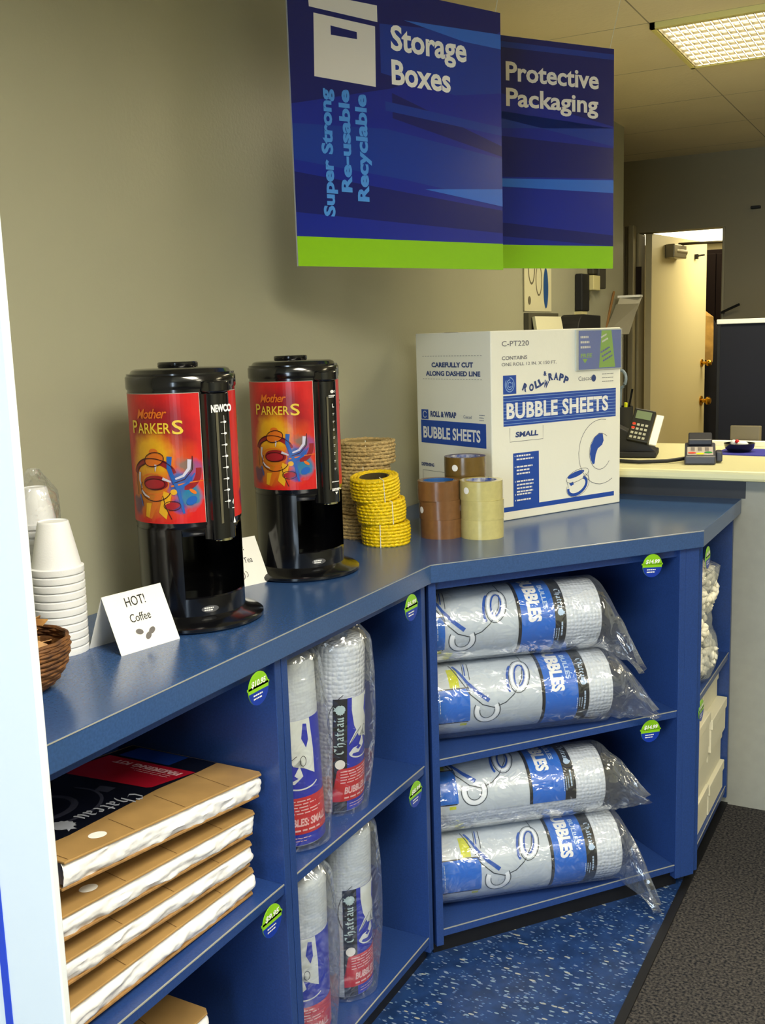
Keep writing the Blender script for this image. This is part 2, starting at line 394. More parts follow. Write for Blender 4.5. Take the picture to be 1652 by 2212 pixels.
# open white door
dr = thing('door_1', None, None, (-.17, 6.20, 0), atan2(7.122 - 6.2, -.044 + .17)); dr['kind'] = 'structure'
DOORM = mat('door_paint', '#e6dcb4', rough=.45)
MB().box((0, -.04, .01), (.93, 0, 2.015)).build('door_leaf', DOORM, dr, bevel=.002)
BRASS = mat('brass', '#c8962e', rough=.2, metal=1)
for z, r in ((1.0, .026), (1.245, .02)):
    MB().lathe([(0, 0), (r * 1.25, 0), (r * 1.25, .006), (r * .5, .01), (r * .5, .03), (r, .04), (r * 1.05, .052), (r * .7, .064), (0, .066)], 24,
               M=Matrix.Translation((.865, -.04, z)) @ Matrix.Rotation(pi / 2, 4, 'X')).build('door_knob' if z < 1.1 else 'deadbolt', BRASS, dr, smooth=True)
k = MB().lathe([(0, 0), (.028, 0), (.028, .17), (.02, .178), (0, .178)], 20, M=Matrix.Translation((.24, -.075, 1.925)) @ Matrix.Rotation(pi / 2, 4, 'Y')).box((.2, -.1, 1.885), (.40, -.04, 1.965))
k.build('door_closer', mat('closer_metal', '#8a8470', rough=.35, metal=.6), dr, bevel=.006)
MB().tube([(.33, -.075, 1.97), (.62, -.36, 1.985)], .008).tube([(.62, -.36, 1.985), (.25, -.42, 2.01)], .01).build('closer_arm', mat('closer_arm', '#4c4636', rough=.4, metal=.5), dr)
MB().box((.70, -.06, 1.9), (.72, -.04, 1.93)).tube([(.71, -.06, 1.92), (.74, -.09, 1.925)], .006).build('coat_hook', BLACKM, dr)
# wardrobe and coats behind the door
t = thing('wardrobe', 'tall dark brown cabinet standing in the back room behind the coats', 'cabinet', (-.05, 8.1, 0), world=True)
DKB = mat('dark_wood', '#120706', rough=.8, spec=.15)
MB().box((-.24, 8.0, 0), (.02, 8.45, 2.03)).build('carcass', DKB, t, bevel=.004)
MB().box((-.235, 7.985, .05), (-.115, 8.0, 2.0)).box((-.11, 7.985, .05), (.015, 8.0, 2.0)).build('doors', DKB, t, bevel=.003)
MB().ico((-.19, 7.975, 1.62), .012).build('knob', BRASS, t)
def coat(name, label, x, y, z, m, wid, ln, seed):
    def fn(u, v):
        a = 2 * pi * u; sh = min(1, .25 + v * 6) if v < .2 else 1.0; fl = 1 + .12 * v
        rx = wid * sh * fl * (1 + .06 * sin(5 * a + seed + 3 * v)); ry = wid * .5 * sh * fl * (1 + .12 * sin(7 * a + seed * 2))
        return V((x + rx * cos(a), y + ry * sin(a), z - v * ln - .06 * (abs(cos(a)) * min(1, v * 5))))
    mb = MB().grid(fn, 36, 16, wrap=True)
    return tag(mb.build(name, m, smooth=True, org=(x, y, z)), label, 'coat', 'coats hanging behind the door')
coat('coat', 'tan jacket hanging on the cabinet in the back room', -.12, 7.3, 1.62, mat('tan_cloth', '#b08a48', rough=.9, vary=.3, vscale=12), .12, .32, 1)
coat('coat', 'long dark navy coat hanging below the tan jacket', -.09, 7.6, 1.54, mat('navy_cloth', '#0c0e1c', rough=.9, vary=.4, vscale=8), .135, 1.2, 2)
tag(MB().tube([(.285, 6.08, 1.55), (.385, 6.06, 1.592)], .007).box((.28, 6.075, 1.545), (.292, YB, 1.557)).build('wall_lever', BLACKM), 'thin black rod sticking out beside the doorway on the back wall', 'rod')
tag(MB().box((.42, 6.12, 2.1), (.47, 6.15, 2.115)).build('wall_sensor', BLACKM, bevel=.003), 'small dark fixture high on the back wall near the right edge', 'sensor')

# ceiling troffers
def troffer(x, y, label, vis=True):
    t = thing('ceiling_light', label, 'ceiling light', (x, y, CEIL), world=True, group=None)
    W2, D2 = .6096, .3048; Z = CEIL - .018
    fm = mat('troffer_frame', '#e8dc86', rough=.4)
    f = MB()
    for a, b in (((-W2, -D2), (W2, -D2 + .016)), ((-W2, D2 - .016), (W2, D2)), ((-W2, -D2), (-W2 + .016, D2)), ((W2 - .016, -D2), (W2, D2))):
        f.box((x + a[0], y + a[1], Z), (x + b[0], y + b[1], CEIL))
    f.build('frame', fm, t)
    lv = MB(); n = 46
    for i in range(n):
        xx = x - W2 + .02 + (2 * W2 - .04) * i / (n - 1); lv.box((xx - .0012, y - D2 + .016, Z + .002), (xx + .0012, y + D2 - .016, CEIL - .003))
    for j in range(9):
        yy = y - D2 + .03 + (2 * D2 - .06) * j / 8; lv.box((x - W2 + .016, yy - .0012, Z + .002), (x + W2 - .016, yy + .0012, CEIL - .003))
    lv.build('louver', mat('louver', '#b8b098', rough=.3, metal=.3), t)
    MB().box((x - W2 + .016, y - D2 + .016, CEIL - .004), (x + W2 - .016, y + D2 - .016, CEIL - .001)).build('lens', emis('troffer_lens', '#fff3cc', .55), t)
troffer(1.14, 3.795, 'fluorescent ceiling light with louvered lens above the service counter')
for (x, y, p), l in zip(TROFFERS[:1] + TROFFERS[2:], ('fluorescent ceiling light overhead in the front of the shop', 'fluorescent ceiling light over the right of the shop', 'added unseen ceiling light in the front right corner, for bounce onto the ceiling')):
    troffer(x, y, l)

# ------------------------------------------------------------------ shelving
TH = .019
def offset_line(a, b, d):
    t = (V(b) - V(a)).normalized(); n = V((-t.y, t.x)); return n * d
def cabinet(name, label, FL, FR, BR, BL, shelves, left=True, right=True, wideR=0, group='blue shelving units under the worktop'):
    """footprint corners seen from the front; shelves are heights of the shelf tops"""
    FL, FR, BR, BL = V(FL), V(FR), V(BR), V(BL)
    t = thing(name, label, 'shelf unit', (FL.x, FL.y, 0), world=True, group=group)
    Z0, Z1 = .03, H - .0432
    def pan(a, b, d, z0, z1, nm):
        n = offset_line(a, b, d); return MB().prism([a, b, b + n, a + n] if d > 0 else [a + n, b + n, b, a], z0, z1).build(nm, LAM, t, bevel=.0012)
    if left: pan(BL, FL, TH, Z0, Z1, 'side_panel')
    if right: pan(FR, BR, TH, Z0, Z1, 'side_panel')
    n = offset_line(BR, BL, .008); pan(BR, BL, .008, Z0, Z1, 'back_panel')
    fl = (FR - FL).normalized(); la = (BL - FL).normalized(); ra = (BR - FR).normalized()
    eL = TH / max(.2, abs(fl.x * la.y - fl.y * la.x)); eR = TH / max(.2, abs(fl.x * ra.y - fl.y * ra.x))
    A = FL + fl * (eL if left else 0); B = FR - fl * (eR if right else 0)
    Cq = BR - fl * eR - ra * .01; Dq = BL + fl * eL - la * .01
    inn = .003
    for i, zt in enumerate(shelves):
        P = [A + la * inn, B + ra * inn, Cq, Dq]
        nm = 'bottom_panel' if i == len(shelves) - 1 else 'shelf'
        MB().prism(P, zt - TH, zt).build(nm, LAM, t, bevel=.001)
        q = offset_line(A, B, -.0008)
        MB().prism([A + q + la * inn, B + q + ra * inn, B + ra * (inn + .0015), A + la * (inn + .0015)], zt - .0016, zt + .0004).build('edge_seam', EDGE, t)
    rr = offset_line(A, B, .012); r2 = offset_line(A, B, .028)
    MB().prism([A + rr, B + rr, B + r2, A + r2], Z1 - .022, Z1).build('top_rail', LAM, t)
    kk = offset_line(FL, FR, .02); k2 = offset_line(FL, FR, .035)
    MB().prism([FL + kk, FR + kk, FR + k2, FL + k2], .003, shelves[-1] - TH + .001).build('toe_kick', mat('toe_kick', '#0a0b10', rough=.5), t)
    return t
S1, SB = .497, .069
X1 = .406
cabinet('shelf_unit', 'blue laminate shelf unit at left holding the stacked packing kits', (X1, .905), (X1, 1.466), (.02, 1.466), (.02, .905), (S1, SB))
cabinet('shelf_unit', 'narrow blue laminate shelf unit holding upright bubble wrap rolls', (X1, 1.468), (X1, 2.045), (.02, 2.045), (.02, 1.468), (S1, SB))
tx, ty = .619, .785
c0 = V((.409, 2.057)); c1 = V((.882, 2.657))
cabinet('shelf_unit', 'angled blue laminate corner unit holding the large bubble rolls', c0, c1 - V((tx, ty)) * .042, V((c1.x - .033 - .785 * .5, c1.y - .033 + .619 * .5 - .0)), V((c0.x - .785 * .38, c0.y + .619 * .38)), (S1, SB))
fi = MB().prism([c1 - V((tx, ty)) * .042, c1, c1 + V((-.014, .0)), c1 - V((tx, ty)) * .042 + V((-.015, .012))], .03, H - .0432)
tag(fi.build('filler_strip', LAM, bevel=.001), 'narrow blue filler strip between the corner unit and the end unit', 'panel')
cabinet('shelf_unit', 'blue laminate end unit with open side holding peanuts and white boxes', (.874, 2.668), (.874, 3.185), (.50, 3.185), (.50, 2.97), (S1, SB))
tag(MB().prism([(.003, .905), (.421, .905), (.421, 2.048), (.894, 2.648), (.894, 3.187), (.003, 3.187)], H - .043, H).build('worktop', LAMTOP, bevel=.0015),
    'long angled blue laminate worktop running along the wall', 'counter')
wt = [o for o in col.objects if o.name == 'worktop'][0]
for a, b in (((.421, .905), (.421, 2.048)), ((.421, 2.048), (.894, 2.648))):
    n = offset_line(a, b, -.0009); MB().prism([V(a) + n, V(b) + n, b, a], H - .0022, H - .0004).build('edge_seam', EDGE, wt)

# white partition with blue stripe at the left end
PX = .885
t = thing('partition', 'tall white partition with a blue vertical stripe at the left edge', 'partition', (.2, PX, 0), world=True)
MB().box((.001, PX - .012, 0), (.4500, PX, CEIL)).build('panel', mat('partition_white', '#e2e8ee', rough=.5), t, bevel=.002)
MB().box((.340, PX - .0135, .003), (.353, PX - .0121, .80)).build('stripe', mat('stripe_blue', '#1440c8', rough=.4), t)

# ------------------------------------------------------------------ service counter
t = thing('service_counter', 'cream topped service counter at the right behind the bubble sheet box', 'counter', (1, 3.2, 0), world=True)
MB().box((.02, 3.19, 0), (2.3, 3.22, 1.026)).box((.02, 3.22, 0), (.05, 3.8, 1.026)).box((2.27, 3.22, 0), (2.3, 3.8, 1.026)).build('front_panel', mat('counter_panel', '#9a9a90', rough=.5, vary=.03, vscale=30), t)
mb = MB().prism([(.42, 3.116), (2.3, 3.116), (2.3, 3.86), (.02, 3.86), (.02, 3.215), (.21, 3.215)], 1.026, 1.056)
mb.build('counter_top', mat('cream_laminate', '#e0dcae', rough=.35), t, bevel=.009)
MB().box((.02, 3.1875, .9665), (.905, 3.1895, 1.0255)).build('shaded_backsplash', mat('backsplash_with_lip_shade', '#22242a', rough=.5), t)  # dark backing strip, with the lip's overhang shadow put into its colour
# far partition
t = thing('privacy_screen', 'dark navy partition screen with white cap behind the service counter', 'partition', (1, 4.6, 0), world=True)
MB().box((.552, 4.6, 0), (2.4, 4.65, 1.482)).build('panel', mat('screen_fabric', '#0b1022', rough=.8), t)
MB().box((.545, 4.59, 1.482), (2.42, 4.66, 1.502)).build('cap', mat('cap_white', '#fbfbf2', rough=.4), t, bevel=.003)
MB().box((.549, 4.597, 0), (.56, 4.653, 1.48)).build('end_post', BLACKM, t)

# ------------------------------------------------------------------ hanging signs
SB0 = mat('sign_blue', '#122696', rough=.22); SBD = mat('sign_navy', '#0f1a6c', rough=.22); SBM = mat('sign_mid_blue', '#14379c', rough=.22)
SBL = mat('sign_light_blue', '#2f6ad0', rough=.22); SBT = mat('sign_text_blue', '#4a93e6', rough=.3); SGR = mat('sign_green', '#8bc71c', rough=.22)
SWH = mat('sign_white', '#e6e2dc', rough=.3)
def sign(label, P, ang, build):
    P = V(P); d = V((sin(ang), cos(ang), 0)); n = V((cos(ang), -sin(ang), 0)); S = .612
    t = thing('hanging_sign', label, 'sign', P, world=True, group='blue and green hanging signs')
    c = [P - d * S, P, P + V((0, 0, S)), P - d * S + V((0, 0, S))]
    MB().slab([p - n * .005 for p in c], .005).build('board', mat('sign_edge', '#b9bdc4', rough=.4), t)
    fn = on_plane(P + n * .0005, d, (0, 0, 1)); L = {}
    def lay(nm, m, off): L[nm] = L.get(nm) or (Art(), m, off); return L[nm][0]
    lay('printed_face', SB0, .0002).rect(-S, .064, 0, S)
    lay('green_band', SGR, .0002).rect(-S, 0, 0, .064)
    build(lay)
    for nm, (a, m_, off) in L.items(): a.build(nm, m_, t, fn, off)
    for k in (-.02, -S + .03):
        p = P + d * k + V((0, 0, S - .02)); q = p + d * (.05 if k > -.1 else -.03) + V((0, 0, CEIL - p.z))
        MB().tube([p, q], .0009, 5).build('hanging_line', mat('line_clear', '#d8d4b8', rough=.3), t)
    return t
def sign1(lay):
    a = lay('dark_stripes', SBD, .0004)
    a.poly([(-.612, .61), (-.612, .34), (-.34, .40), (-.15, .47), (0, .57), (0, .612), (-.612, .612)])
    a.poly([(-.612, .20), (-.612, .115), (0, .09), (0, .145)]); a.poly([(-.34, .335), (0, .275), (0, .3), (-.34, .39)])
    m_ = lay('mid_stripes', SBM, .0006)
    m_.poly([(-.612, .30), (-.612, .225), (-.3, .20), (0, .165), (0, .27), (-.36, .31)])
    m_.poly([(-.37, .535), (0, .56), (0, .425), (-.15, .405), (-.37, .43)])
    m_.poly([(-.36, .37), (0, .345), (0, .325), (-.36, .35)])
    l = lay('light_stripes', SBL, .0008)
    l.poly([(-.30, .552), (0, .562), (0, .528), (-.12, .53)]); l.poly([(-.25, .183), (0, .197), (0, .155)])
    wt_ = lay('box_symbol', SWH, .0010)
    wt_.poly([(-.558, .543), (-.376, .537), (-.376, .572), (-.560, .572)])
    wt_.poly([(-.551, .402), (-.386, .398), (-.383, .527), (-.547, .532)])
    lay('box_handle', SBD, .0012).poly([(-.504, .493), (-.434, .493), (-.434, .508), (-.504, .512)])
    tx_ = lay('lettering', mat('sign_white_text', '#f6f4ee', rough=.3), .0012)
    tx_.text('Storage', -.34, .466, .228, .072, bold=.028, spacing=1.0); tx_.text('Boxes', -.34, .408, .176, .055, bold=.028, spacing=1.0)
    b = lay('blue_lettering', SBT, .0012)
    for s_, x, y0, y1, w_ in (('Super Strong', -.500, .109, .380, .040), ('Re-usable', -.460, .164, .383, .030), ('Recyclable', -.404, .146, .378, .042)):
        b.text(s_, x, y0, y1 - y0, w_, rot=90, bold=.04, spacing=1.0)
def sign2(lay):
    a = lay('dark_stripes', SBD, .0004)
    a.rect(-.612, .596, 0, .612); a.poly([(-.612, .58), (-.612, .50), (0, .40), (0, .585)]); a.poly([(-.612, .10), (0, .064), (0, .095), (-.612, .14)]); a.poly([(-.612, .36), (-.612, .24), (0, .255), (0, .34)])
    m_ = lay('mid_stripes', SBM, .0006); m_.poly([(-.612, .43), (0, .345), (0, .395), (-.612, .36)]); m_.rect(-.612, .582, 0, .597)
    l = lay('light_stripes', SBL, .0008); l.poly([(-.612, .222), (0, .215), (0, .251), (-.612, .235)])
    tx_ = lay('lettering', SWH, .0012)
    tx_.text('Protective', -.373, .497, .318, .050, bold=.026, spacing=1.0); tx_.text('Packaging', -.373, .417, .316, .062, bold=.026, spacing=1.0)
sign('large blue sign with white box symbol reading Storage Boxes', (.407, 2.537, 1.629), radians(25.03), sign1)
sign('blue sign reading Protective Packaging partly behind the storage boxes sign', (.527, 3.105, 1.649), radians(34.2), sign2)

# ------------------------------------------------------------------ drink dispensers
WRAPM = None
def wrap_material():
    M = mat('wrap_print', '#cf1c1c', rough=.3); nt = M.node_tree; N = nt.nodes; L = nt.links; b = N['Principled BSDF']
    uv = N.new('ShaderNodeUVMap'); cur = None
    def node(tp, **k):
        n = N.new(tp)
        for a, v in k.items(): setattr(n, a, v)
        return n
    wn = node('ShaderNodeTexNoise'); wn.inputs['Scale'].default_value = 38; wn.inputs['Detail'].default_value = 4; L.new(uv.outputs[0], wn.inputs[0])
    add = node('ShaderNodeVectorMath', operation='MULTIPLY_ADD'); add.inputs[1].default_value = (.03, .03, 0); L.new(wn.outputs['Color'], add.inputs[0]); L.new(uv.outputs[0], add.inputs[2])
    base = node('ShaderNodeRGB'); base.outputs[0].default_value = lin('#cc1e1e'); cur = base.outputs[0]
    # (centre u, v, radius, colour, strength)
    for cu, cv, rad, c, st in ((.0, .155, .075, '#7a1420', .8), (.0, .085, .085, '#d8561a', .95), (-.02, .115, .052, '#e0a81c', 1.0), (-.03, .055, .05, '#c87c1a', .9),
                               (.038, .070, .030, '#1c58a8', .95), (.052, .045, .024, '#1f78a0', .95), (.028, .032, .018, '#1238a0', .8), (.060, .095, .022, '#5a4ea0', .6), (.045, .105, .016, '#38706c', .7), (-.062, .03, .02, '#30245c', .8)):
        d = node('ShaderNodeVectorMath', operation='DISTANCE'); L.new(add.outputs[0], d.inputs[0]); d.inputs[1].default_value = (cu + .033, cv + .015, .5 * 0)
        # ignore z
        r = node('ShaderNodeMapRange'); r.inputs[1].default_value = rad; r.inputs[2].default_value = rad * .55; r.inputs[3].default_value = 0; r.inputs[4].default_value = st
        L.new(d.outputs['Value'], r.inputs[0])
        mx = node('ShaderNodeMixRGB'); mx.inputs[2].default_value = lin(c); L.new(r.outputs[0], mx.inputs[0]); L.new(cur, mx.inputs[1]); cur = mx.outputs[0]
    L.new(cur, b.inputs['Base Color'])
    return M
WRAPM = wrap_material()
OL = mat('print_outline', '#3c0c12', rough=.35); YEL = mat('print_gold', '#e2ac22', rough=.35); WSH = mat('print_pale', '#c8c6dc', rough=.35); MAR = mat('print_maroon', '#8c1820', rough=.35); ORG = mat('print_orange', '#d8701c', rough=.35)
def dispenser(label, loc, kind):
    t = thing('drink_dispenser', label, 'drink dispenser', loc, radians(-16), group='black drink dispensers on the worktop')
    R = .094
    # base: flange and drip tray
    MB().lathe([(0, 0), (.122, 0), (.127, .004), (.127, .009), (.120, .014), (.100, .020), (R, .024), (R, .056), (R - .003, .058), (R - .006, .056), (R - .008, .03), (0, .03)], 72).build('base', BLACK, t, smooth=True)
    g = Art(); g.ell(0, 0, .016, .006); g.build('drip_tray_badge', mat('badge_grey', '#56565a', rough=.3), t, on_can(R, radians(-18), .036), .0004, du=.006)
    lg = Art(); lg.greek(-.011, .001, .022, 2, .004, .0022, seed=3); lg.build('badge_lettering', INKW, t, on_can(R, radians(-18), .036), .0007, du=.006)
    # stand: open towards the front
    A0, A1 = radians(44), radians(316)
    MB().lathe([(R, .050), (R, .180), (R - .005, .180), (R - .005, .050), (R, .050)], 72, a0=A0, a1=A1).build('stand', BLACK, t, smooth=True)
    MB().lathe([(0, .168), (.089, .168), (.0895, .172), (.091, .174), (.091, .179), (.0935, .180), (.0935, .186), (.095, .188), (.095, .452), (0, .452)], 72).build('tank', BLACK, t, smooth=True)
    # lid
    MB().lathe([(0, .425), (.0965, .425), (.0975, .428), (.0975, .446), (.095, .449), (.090, .451), (.086, .4575), (.080, .460), (0, .462)], 72).build('lid', BLACK, t, smooth=True)
    MB().lathe([(0, .460), (.034, .460), (.036, .463), (.036, .469), (.034, .471), (0, .471)], 40, c=(-.012, .004, 0)).build('lid_cap', BLACK, t, smooth=True)
    # gauge column
    W = .0235; c = MB(); X0, X1_ = .085, .112
    pts = [(X0, -W - .006), (X0 + .012, -W), (X1_ - .006, -W), (X1_, -W + .007), (X1_ + .0015, 0), (X1_, W - .007), (X1_ - .006, W), (X0 + .012, W), (X0, W + .006)]
    c.prism(pts, .160, .418); c.build('gauge_column', BLACK, t, smooth=True, bevel=.002)
    MB().prism([(x, y) for x, y in ((.09, -.026), (.112, -.022), (.118, -.012), (.119, 0), (.118, .012), (.112, .022), (.09, .026))], .418, .438).build('column_cap', BLACK, t, smooth=True, bevel=.003)
    MB().lathe([(.012, .1585), (.0175, .1585), (.0175, .1625), (.012, .1625), (.012, .1585)], 32, c=(.098, 0, 0)).build('spout_ring', mat('chrome', '#d8d2b0', rough=.12, metal=1), t, smooth=True)
    MB().prism([(.1135 + .0006, -.012), (.1140 + .0006, -.012), (.1140 + .0006, -.007), (.1135 + .0006, -.007)], .19, .385).build('sight_glass', mat('sight_glass', '#5c5848', rough=.1, spec=.8), t)
    fn = on_plane((.1137, 0, 0), (0, 1, 0), (0, 0, 1)); a = Art()
    if kind == 0:
        a.text('NEWCO', -.0215, .384, .043, .0135, bold=.05)
        a.rect(.0045, .215, .0052, .378)
        for i in range(8):
            z = .366 - i * .0198; a.rect(.0015, z, .006, z + .0012); a.ell(.0062, z + .0006, .0032, .0021, n=10); a.greek(-.003, z, .005, 1, 1, .0013, seed=i)
        a.poly([(.013, .225), (.016, .231), (.015, .221)]); a.greek(.012, .214, .006, 1, 1, .0015, seed=5); a.poly([(.013, .188), (.0185, .188), (.0158, .199)])
    else:
        a.ell(.004, .395, .005, .0035, n=12); a.arc(.010, .395, .002, .0022, -90, 90, .001); a.greek(-.006, .386, .018, 2, .003, .0018, seed=2)
        a.text('L', .003, .362, .005, .008, bold=.03)
        for i in range(8): z = .349 - i * .0165; a.rect(.003, z, .008, z + .0012); a.greek(.003, z - .003, .004, 1, 1, .0011, seed=i)
        a.greek(-.006, .205, .026, 2, .016, .0018, seed=8); a.greek(-.006, .19, .026, 2, .0035, .0022, seed=9); a.poly([(.002, .184), (.010, .184), (.006, .178)])
    a.build('gauge_markings', INKW, t, fn, .0012)
    # printed wraps each side of the column
    r_ = .0954
    for nm, a0, half, top in (('printed_wrap', radians(-73), .093, 1), ('printed_wrap', radians(75), .093, 1)):
        q = Art(); q.rect(-half, 0, half, .226); wr = q.build(nm, WRAPM, t, on_can(r_, a0, .193), .0003, du=.006)
        e = Art(); e.rect(half - .0006, 0, half + .0004, .226).rect(-half, .2255, half, .2265); e.build('wrap_edge', mat('wrap_edge', '#b8b0a8', rough=.4), wr, on_can(r_, a0, .193), .0005, du=.006)
        FN = on_can(r_, a0, .193)
        FA = on_can(r_, a0 + .018 / r_, .193)
        def put(nm_, m_, off, A): A.build(nm_, m_, wr, FA, off, du=.005)
        A = Art()   # pale and maroon painted shapes, loosely
        A.arc(-.018, .083, .042, .028, 170, 10, .011); A.arc(.045, .094, .022, .03, -100, 5, .010); A.ell(-.012, .072, .026, .013); put('artwork_maroon', MAR, .0006, A)
        A = Art(); A.ell(-.012, .112, .019, .011, rot=.2).ell(-.012, .126, .009, .006); A.poly([(.002, .052), (-.024, .008), (-.034, .010), (-.012, .052)]); A.arc(-.016, .070, .030, .018, 0, 360, .0022)
        A.stroke([(.018, .066), (.05, .072), (.075, .074)], .003, .001); A.ell(.055, .056, .007, .003, rot=-.6); put('artwork_orange', ORG, .0008, A)
        A = Art(); A.poly([(.004, .058), (.018, .052), (.006, .008), (-.008, .020)]); A.poly([(-.034, .036), (-.022, .036), (-.030, .010), (-.038, .012)]); A.ell(.022, .056, .006, .005); put('artwork_gold', YEL, .0010, A)
        A = Art(); A.stroke([(-.047, .090), (-.049, .075), (-.044, .062)], .006, .003); A.stroke([(.052, .112), (.050, .096), (.040, .084), (.024, .078)], .007, .003)
        A.stroke([(-.008, .104), (-.010, .092)], .005, .001); A.stroke([(-.046, .058), (-.036, .050), (-.026, .046)], .005, .002); A.stroke([(.003, .080), (.018, .074)], .005, .003); put('artwork_pale', WSH, .0012, A)
        A = Art(); A.ell(-.014, .070, .020, .008, rot=.08); A.ell(.018, .032, .013, .006, rot=.1); put('artwork_cup_red', mat('print_red2', '#a01c28', rough=.35), .0013, A)
        A = Art(); A.stroke([(.018, .118), (.016, .098), (.022, .080), (.030, .060), (.034, .040), (.038, .018)], .009, .004); A.stroke([(.03, .062), (.048, .072), (.06, .088)], .006, .002); A.ell(.052, .040, .010, .007, rot=.5)
        A.stroke([(-.05, .05), (-.044, .03)], .004, .002); put('artwork_blue', mat('print_blue2', '#1c5cb4', rough=.35), .0013, A)
        A = Art(); A.arc(-.012, .113, .020, .012, 0, 360, .0016, rot=.2); A.arc(-.014, .070, .022, .0095, 0, 360, .0014); A.arc(-.014, .062, .032, .022, 150, 340, .0016); A.arc(-.018, .084, .045, .031, 165, 25, .0015)
        A.stroke([(.057, .118), (.056, .094), (.042, .078), (.024, .072)], .0014); A.stroke([(.002, .05), (.006, .03), (.016, .008)], .0014); A.arc(.018, .032, .015, .008, 0, 360, .0012); A.stroke([(-.03, .106), (-.05, .098), (-.058, .08), (-.056, .05)], .0016); put('artwork_outline', OL, .0015, A)
        A = Art(); A.text('Mother', -.044, .183, .062, .017, bold=.012, shear=.35, spacing=.9, slant=.02); put('wrap_lettering', ORG, .0014, A)
        A = Art(); A.text('P', -.060, .158, .015, .0225, bold=.012); A.text('ARKER', -.043, .158, .066, .018, bold=.012); A.text('S', .026, .156, .019, .0245, bold=.012); put('wrap_title', mat('wrap_yellow', '#e8c83c', rough=.35), .0014, A)
    return t
dispenser('black coffee dispenser with red wrap and maker name on its gauge, nearest the camera', (.203, 1.49, H), 0)
dispenser('black tea dispenser with red wrap standing beside the yellow rope coils', (.176, 1.901, H), 1)

# ------------------------------------------------------------------ cups, basket and cards
FOAM = mat('foam', '#eef0f4', rough=.6, bump=.06, bscale=400)
def cup(label, loc, k=1.0, group='stacked foam cups on the worktop', first=None):
    if first:
        c = first.copy(); col.objects.link(c); c.location = loc; c['label'] = label; return c
    p = [(.0415, 0), (.0438, .0), (.0442, .002), (.0442, .0095), (.0400, .0112), (.0255, .083), (.0245, .0855), (.0236, .0862), (.0230, .0842), (0, .0842), (0, .082), (.0228, .081), (.0412, .004), (.0415, 0)]
    return tag(MB().lathe([(r * k, z * k) for r, z in p], 48).build('foam_cup', FOAM, smooth=True, org=(0, 0, 0)), label, 'cup', group)
ORD = ['lowest'] + [w_ + ' from the bottom' for w_ in 'second third fourth fifth sixth seventh eighth ninth tenth eleventh twelfth thirteenth fourteenth fifteenth sixteenth'.split()]
def cup_stack(x, y, n, pitch, k, grp, mid, top, tilt=(0, 0)):
    proto = None
    for i in range(n):
        loc = (x + tilt[0] * i, y + tilt[1] * i, H + .0002 + i * pitch)
        lb = top if i == n - 1 else mid % ORD[i]
        if proto is None: proto = cup(lb, loc, k, grp); proto.location = loc
        else: cup(lb, loc, k, grp, proto)
cup_stack(.128, 1.23, 11, .01345, 1.0, 'foam cups in the front stack', 'white foam cup %s in the front stack of cups', 'white foam cup on top of the front stack, upside down', (-.0001, .0003))
cup_stack(.052, 1.270, 17, .0125, .80, 'foam cups in the wrapped stack', 'foam cup %s inside the clear sleeve', 'topmost foam cup inside the clear sleeve by the wall')
def slv(u, v):
    a = 2 * pi * u; r = .0375 + .0035 * noise.noise(V((cos(a) * 2, sin(a) * 2, v * 9))) + .001
    zz = v * .30
    if v > .86: r *= max(.12, 1 - (v - .86) / .14 * .75)
    return V((.052 + r * cos(a) + .0, 1.270 + r * sin(a), H + .0008 + zz))
tag(MB().grid(slv, 40, 30, wrap=True).build('plastic_sleeve', FILM, smooth=True, ang=180, org=(.052, 1.27, H)), 'clear crinkled plastic sleeve around the rear stack of foam cups', 'plastic bag')
# basket
WICK = mat('wicker', '#7a4e22', color2='#4c2c12', rough=.7, vscale=40, bump=.3, bscale=90)
bk = thing('wicker_basket', 'brown woven bowl of wooden chips beside the foam cups', 'basket', (.215, 1.048, H))
mb = MB(); prof = [(.045, .001), (.062, .012), (.076, .035), (.082, .060), (.080, .074)]
for i in range(15):
    v = i / 14 * 4; k = min(3, int(v)); fr = v - k; r = prof[k][0] * (1 - fr) + prof[k + 1][0] * fr; z = prof[k][1] * (1 - fr) + prof[k + 1][1] * fr + .003
    mb.tube([((r + .0012 * sin(14 * a + i * pi)) * V((cos(a), sin(a), 0))) + V((0, 0, z)) for a in [2 * pi * j / 56 for j in range(56)]], .0032, 6, closed=True)
mb.lathe([(0, 0), (.046, 0), (.061, .012), (.074, .035), (.079, .060), (.077, .060), (.072, .037), (.058, .016), (0, .004)], 40)
mb.build('bowl', WICK, bk, smooth=True)
mb = MB()
for i in range(46):
    a = random.uniform(0, 2 * pi); r = random.uniform(0, .062); M = Matrix.Translation((r * cos(a), r * sin(a), .062 + random.uniform(0, .052))) @ Matrix.Rotation(random.uniform(0, 6), 4, 'Z') @ Matrix.Rotation(random.uniform(-1.1, 1.1), 4, 'X') @ Matrix.Rotation(random.uniform(-.8, .8), 4, 'Y')
    mb.box((-.027, -.008, -.0006), (.027, .008, .0006), M)
tag(mb.build('wood_chips', mat('wood_chips', '#c89a58', color2='#8c5c2c', rough=.6, vscale=30), org=(0, 0, 0)), 'tan wooden chips heaped in the brown woven bowl', 'wood chips', kind='stuff').location = (.215, 1.048, H)

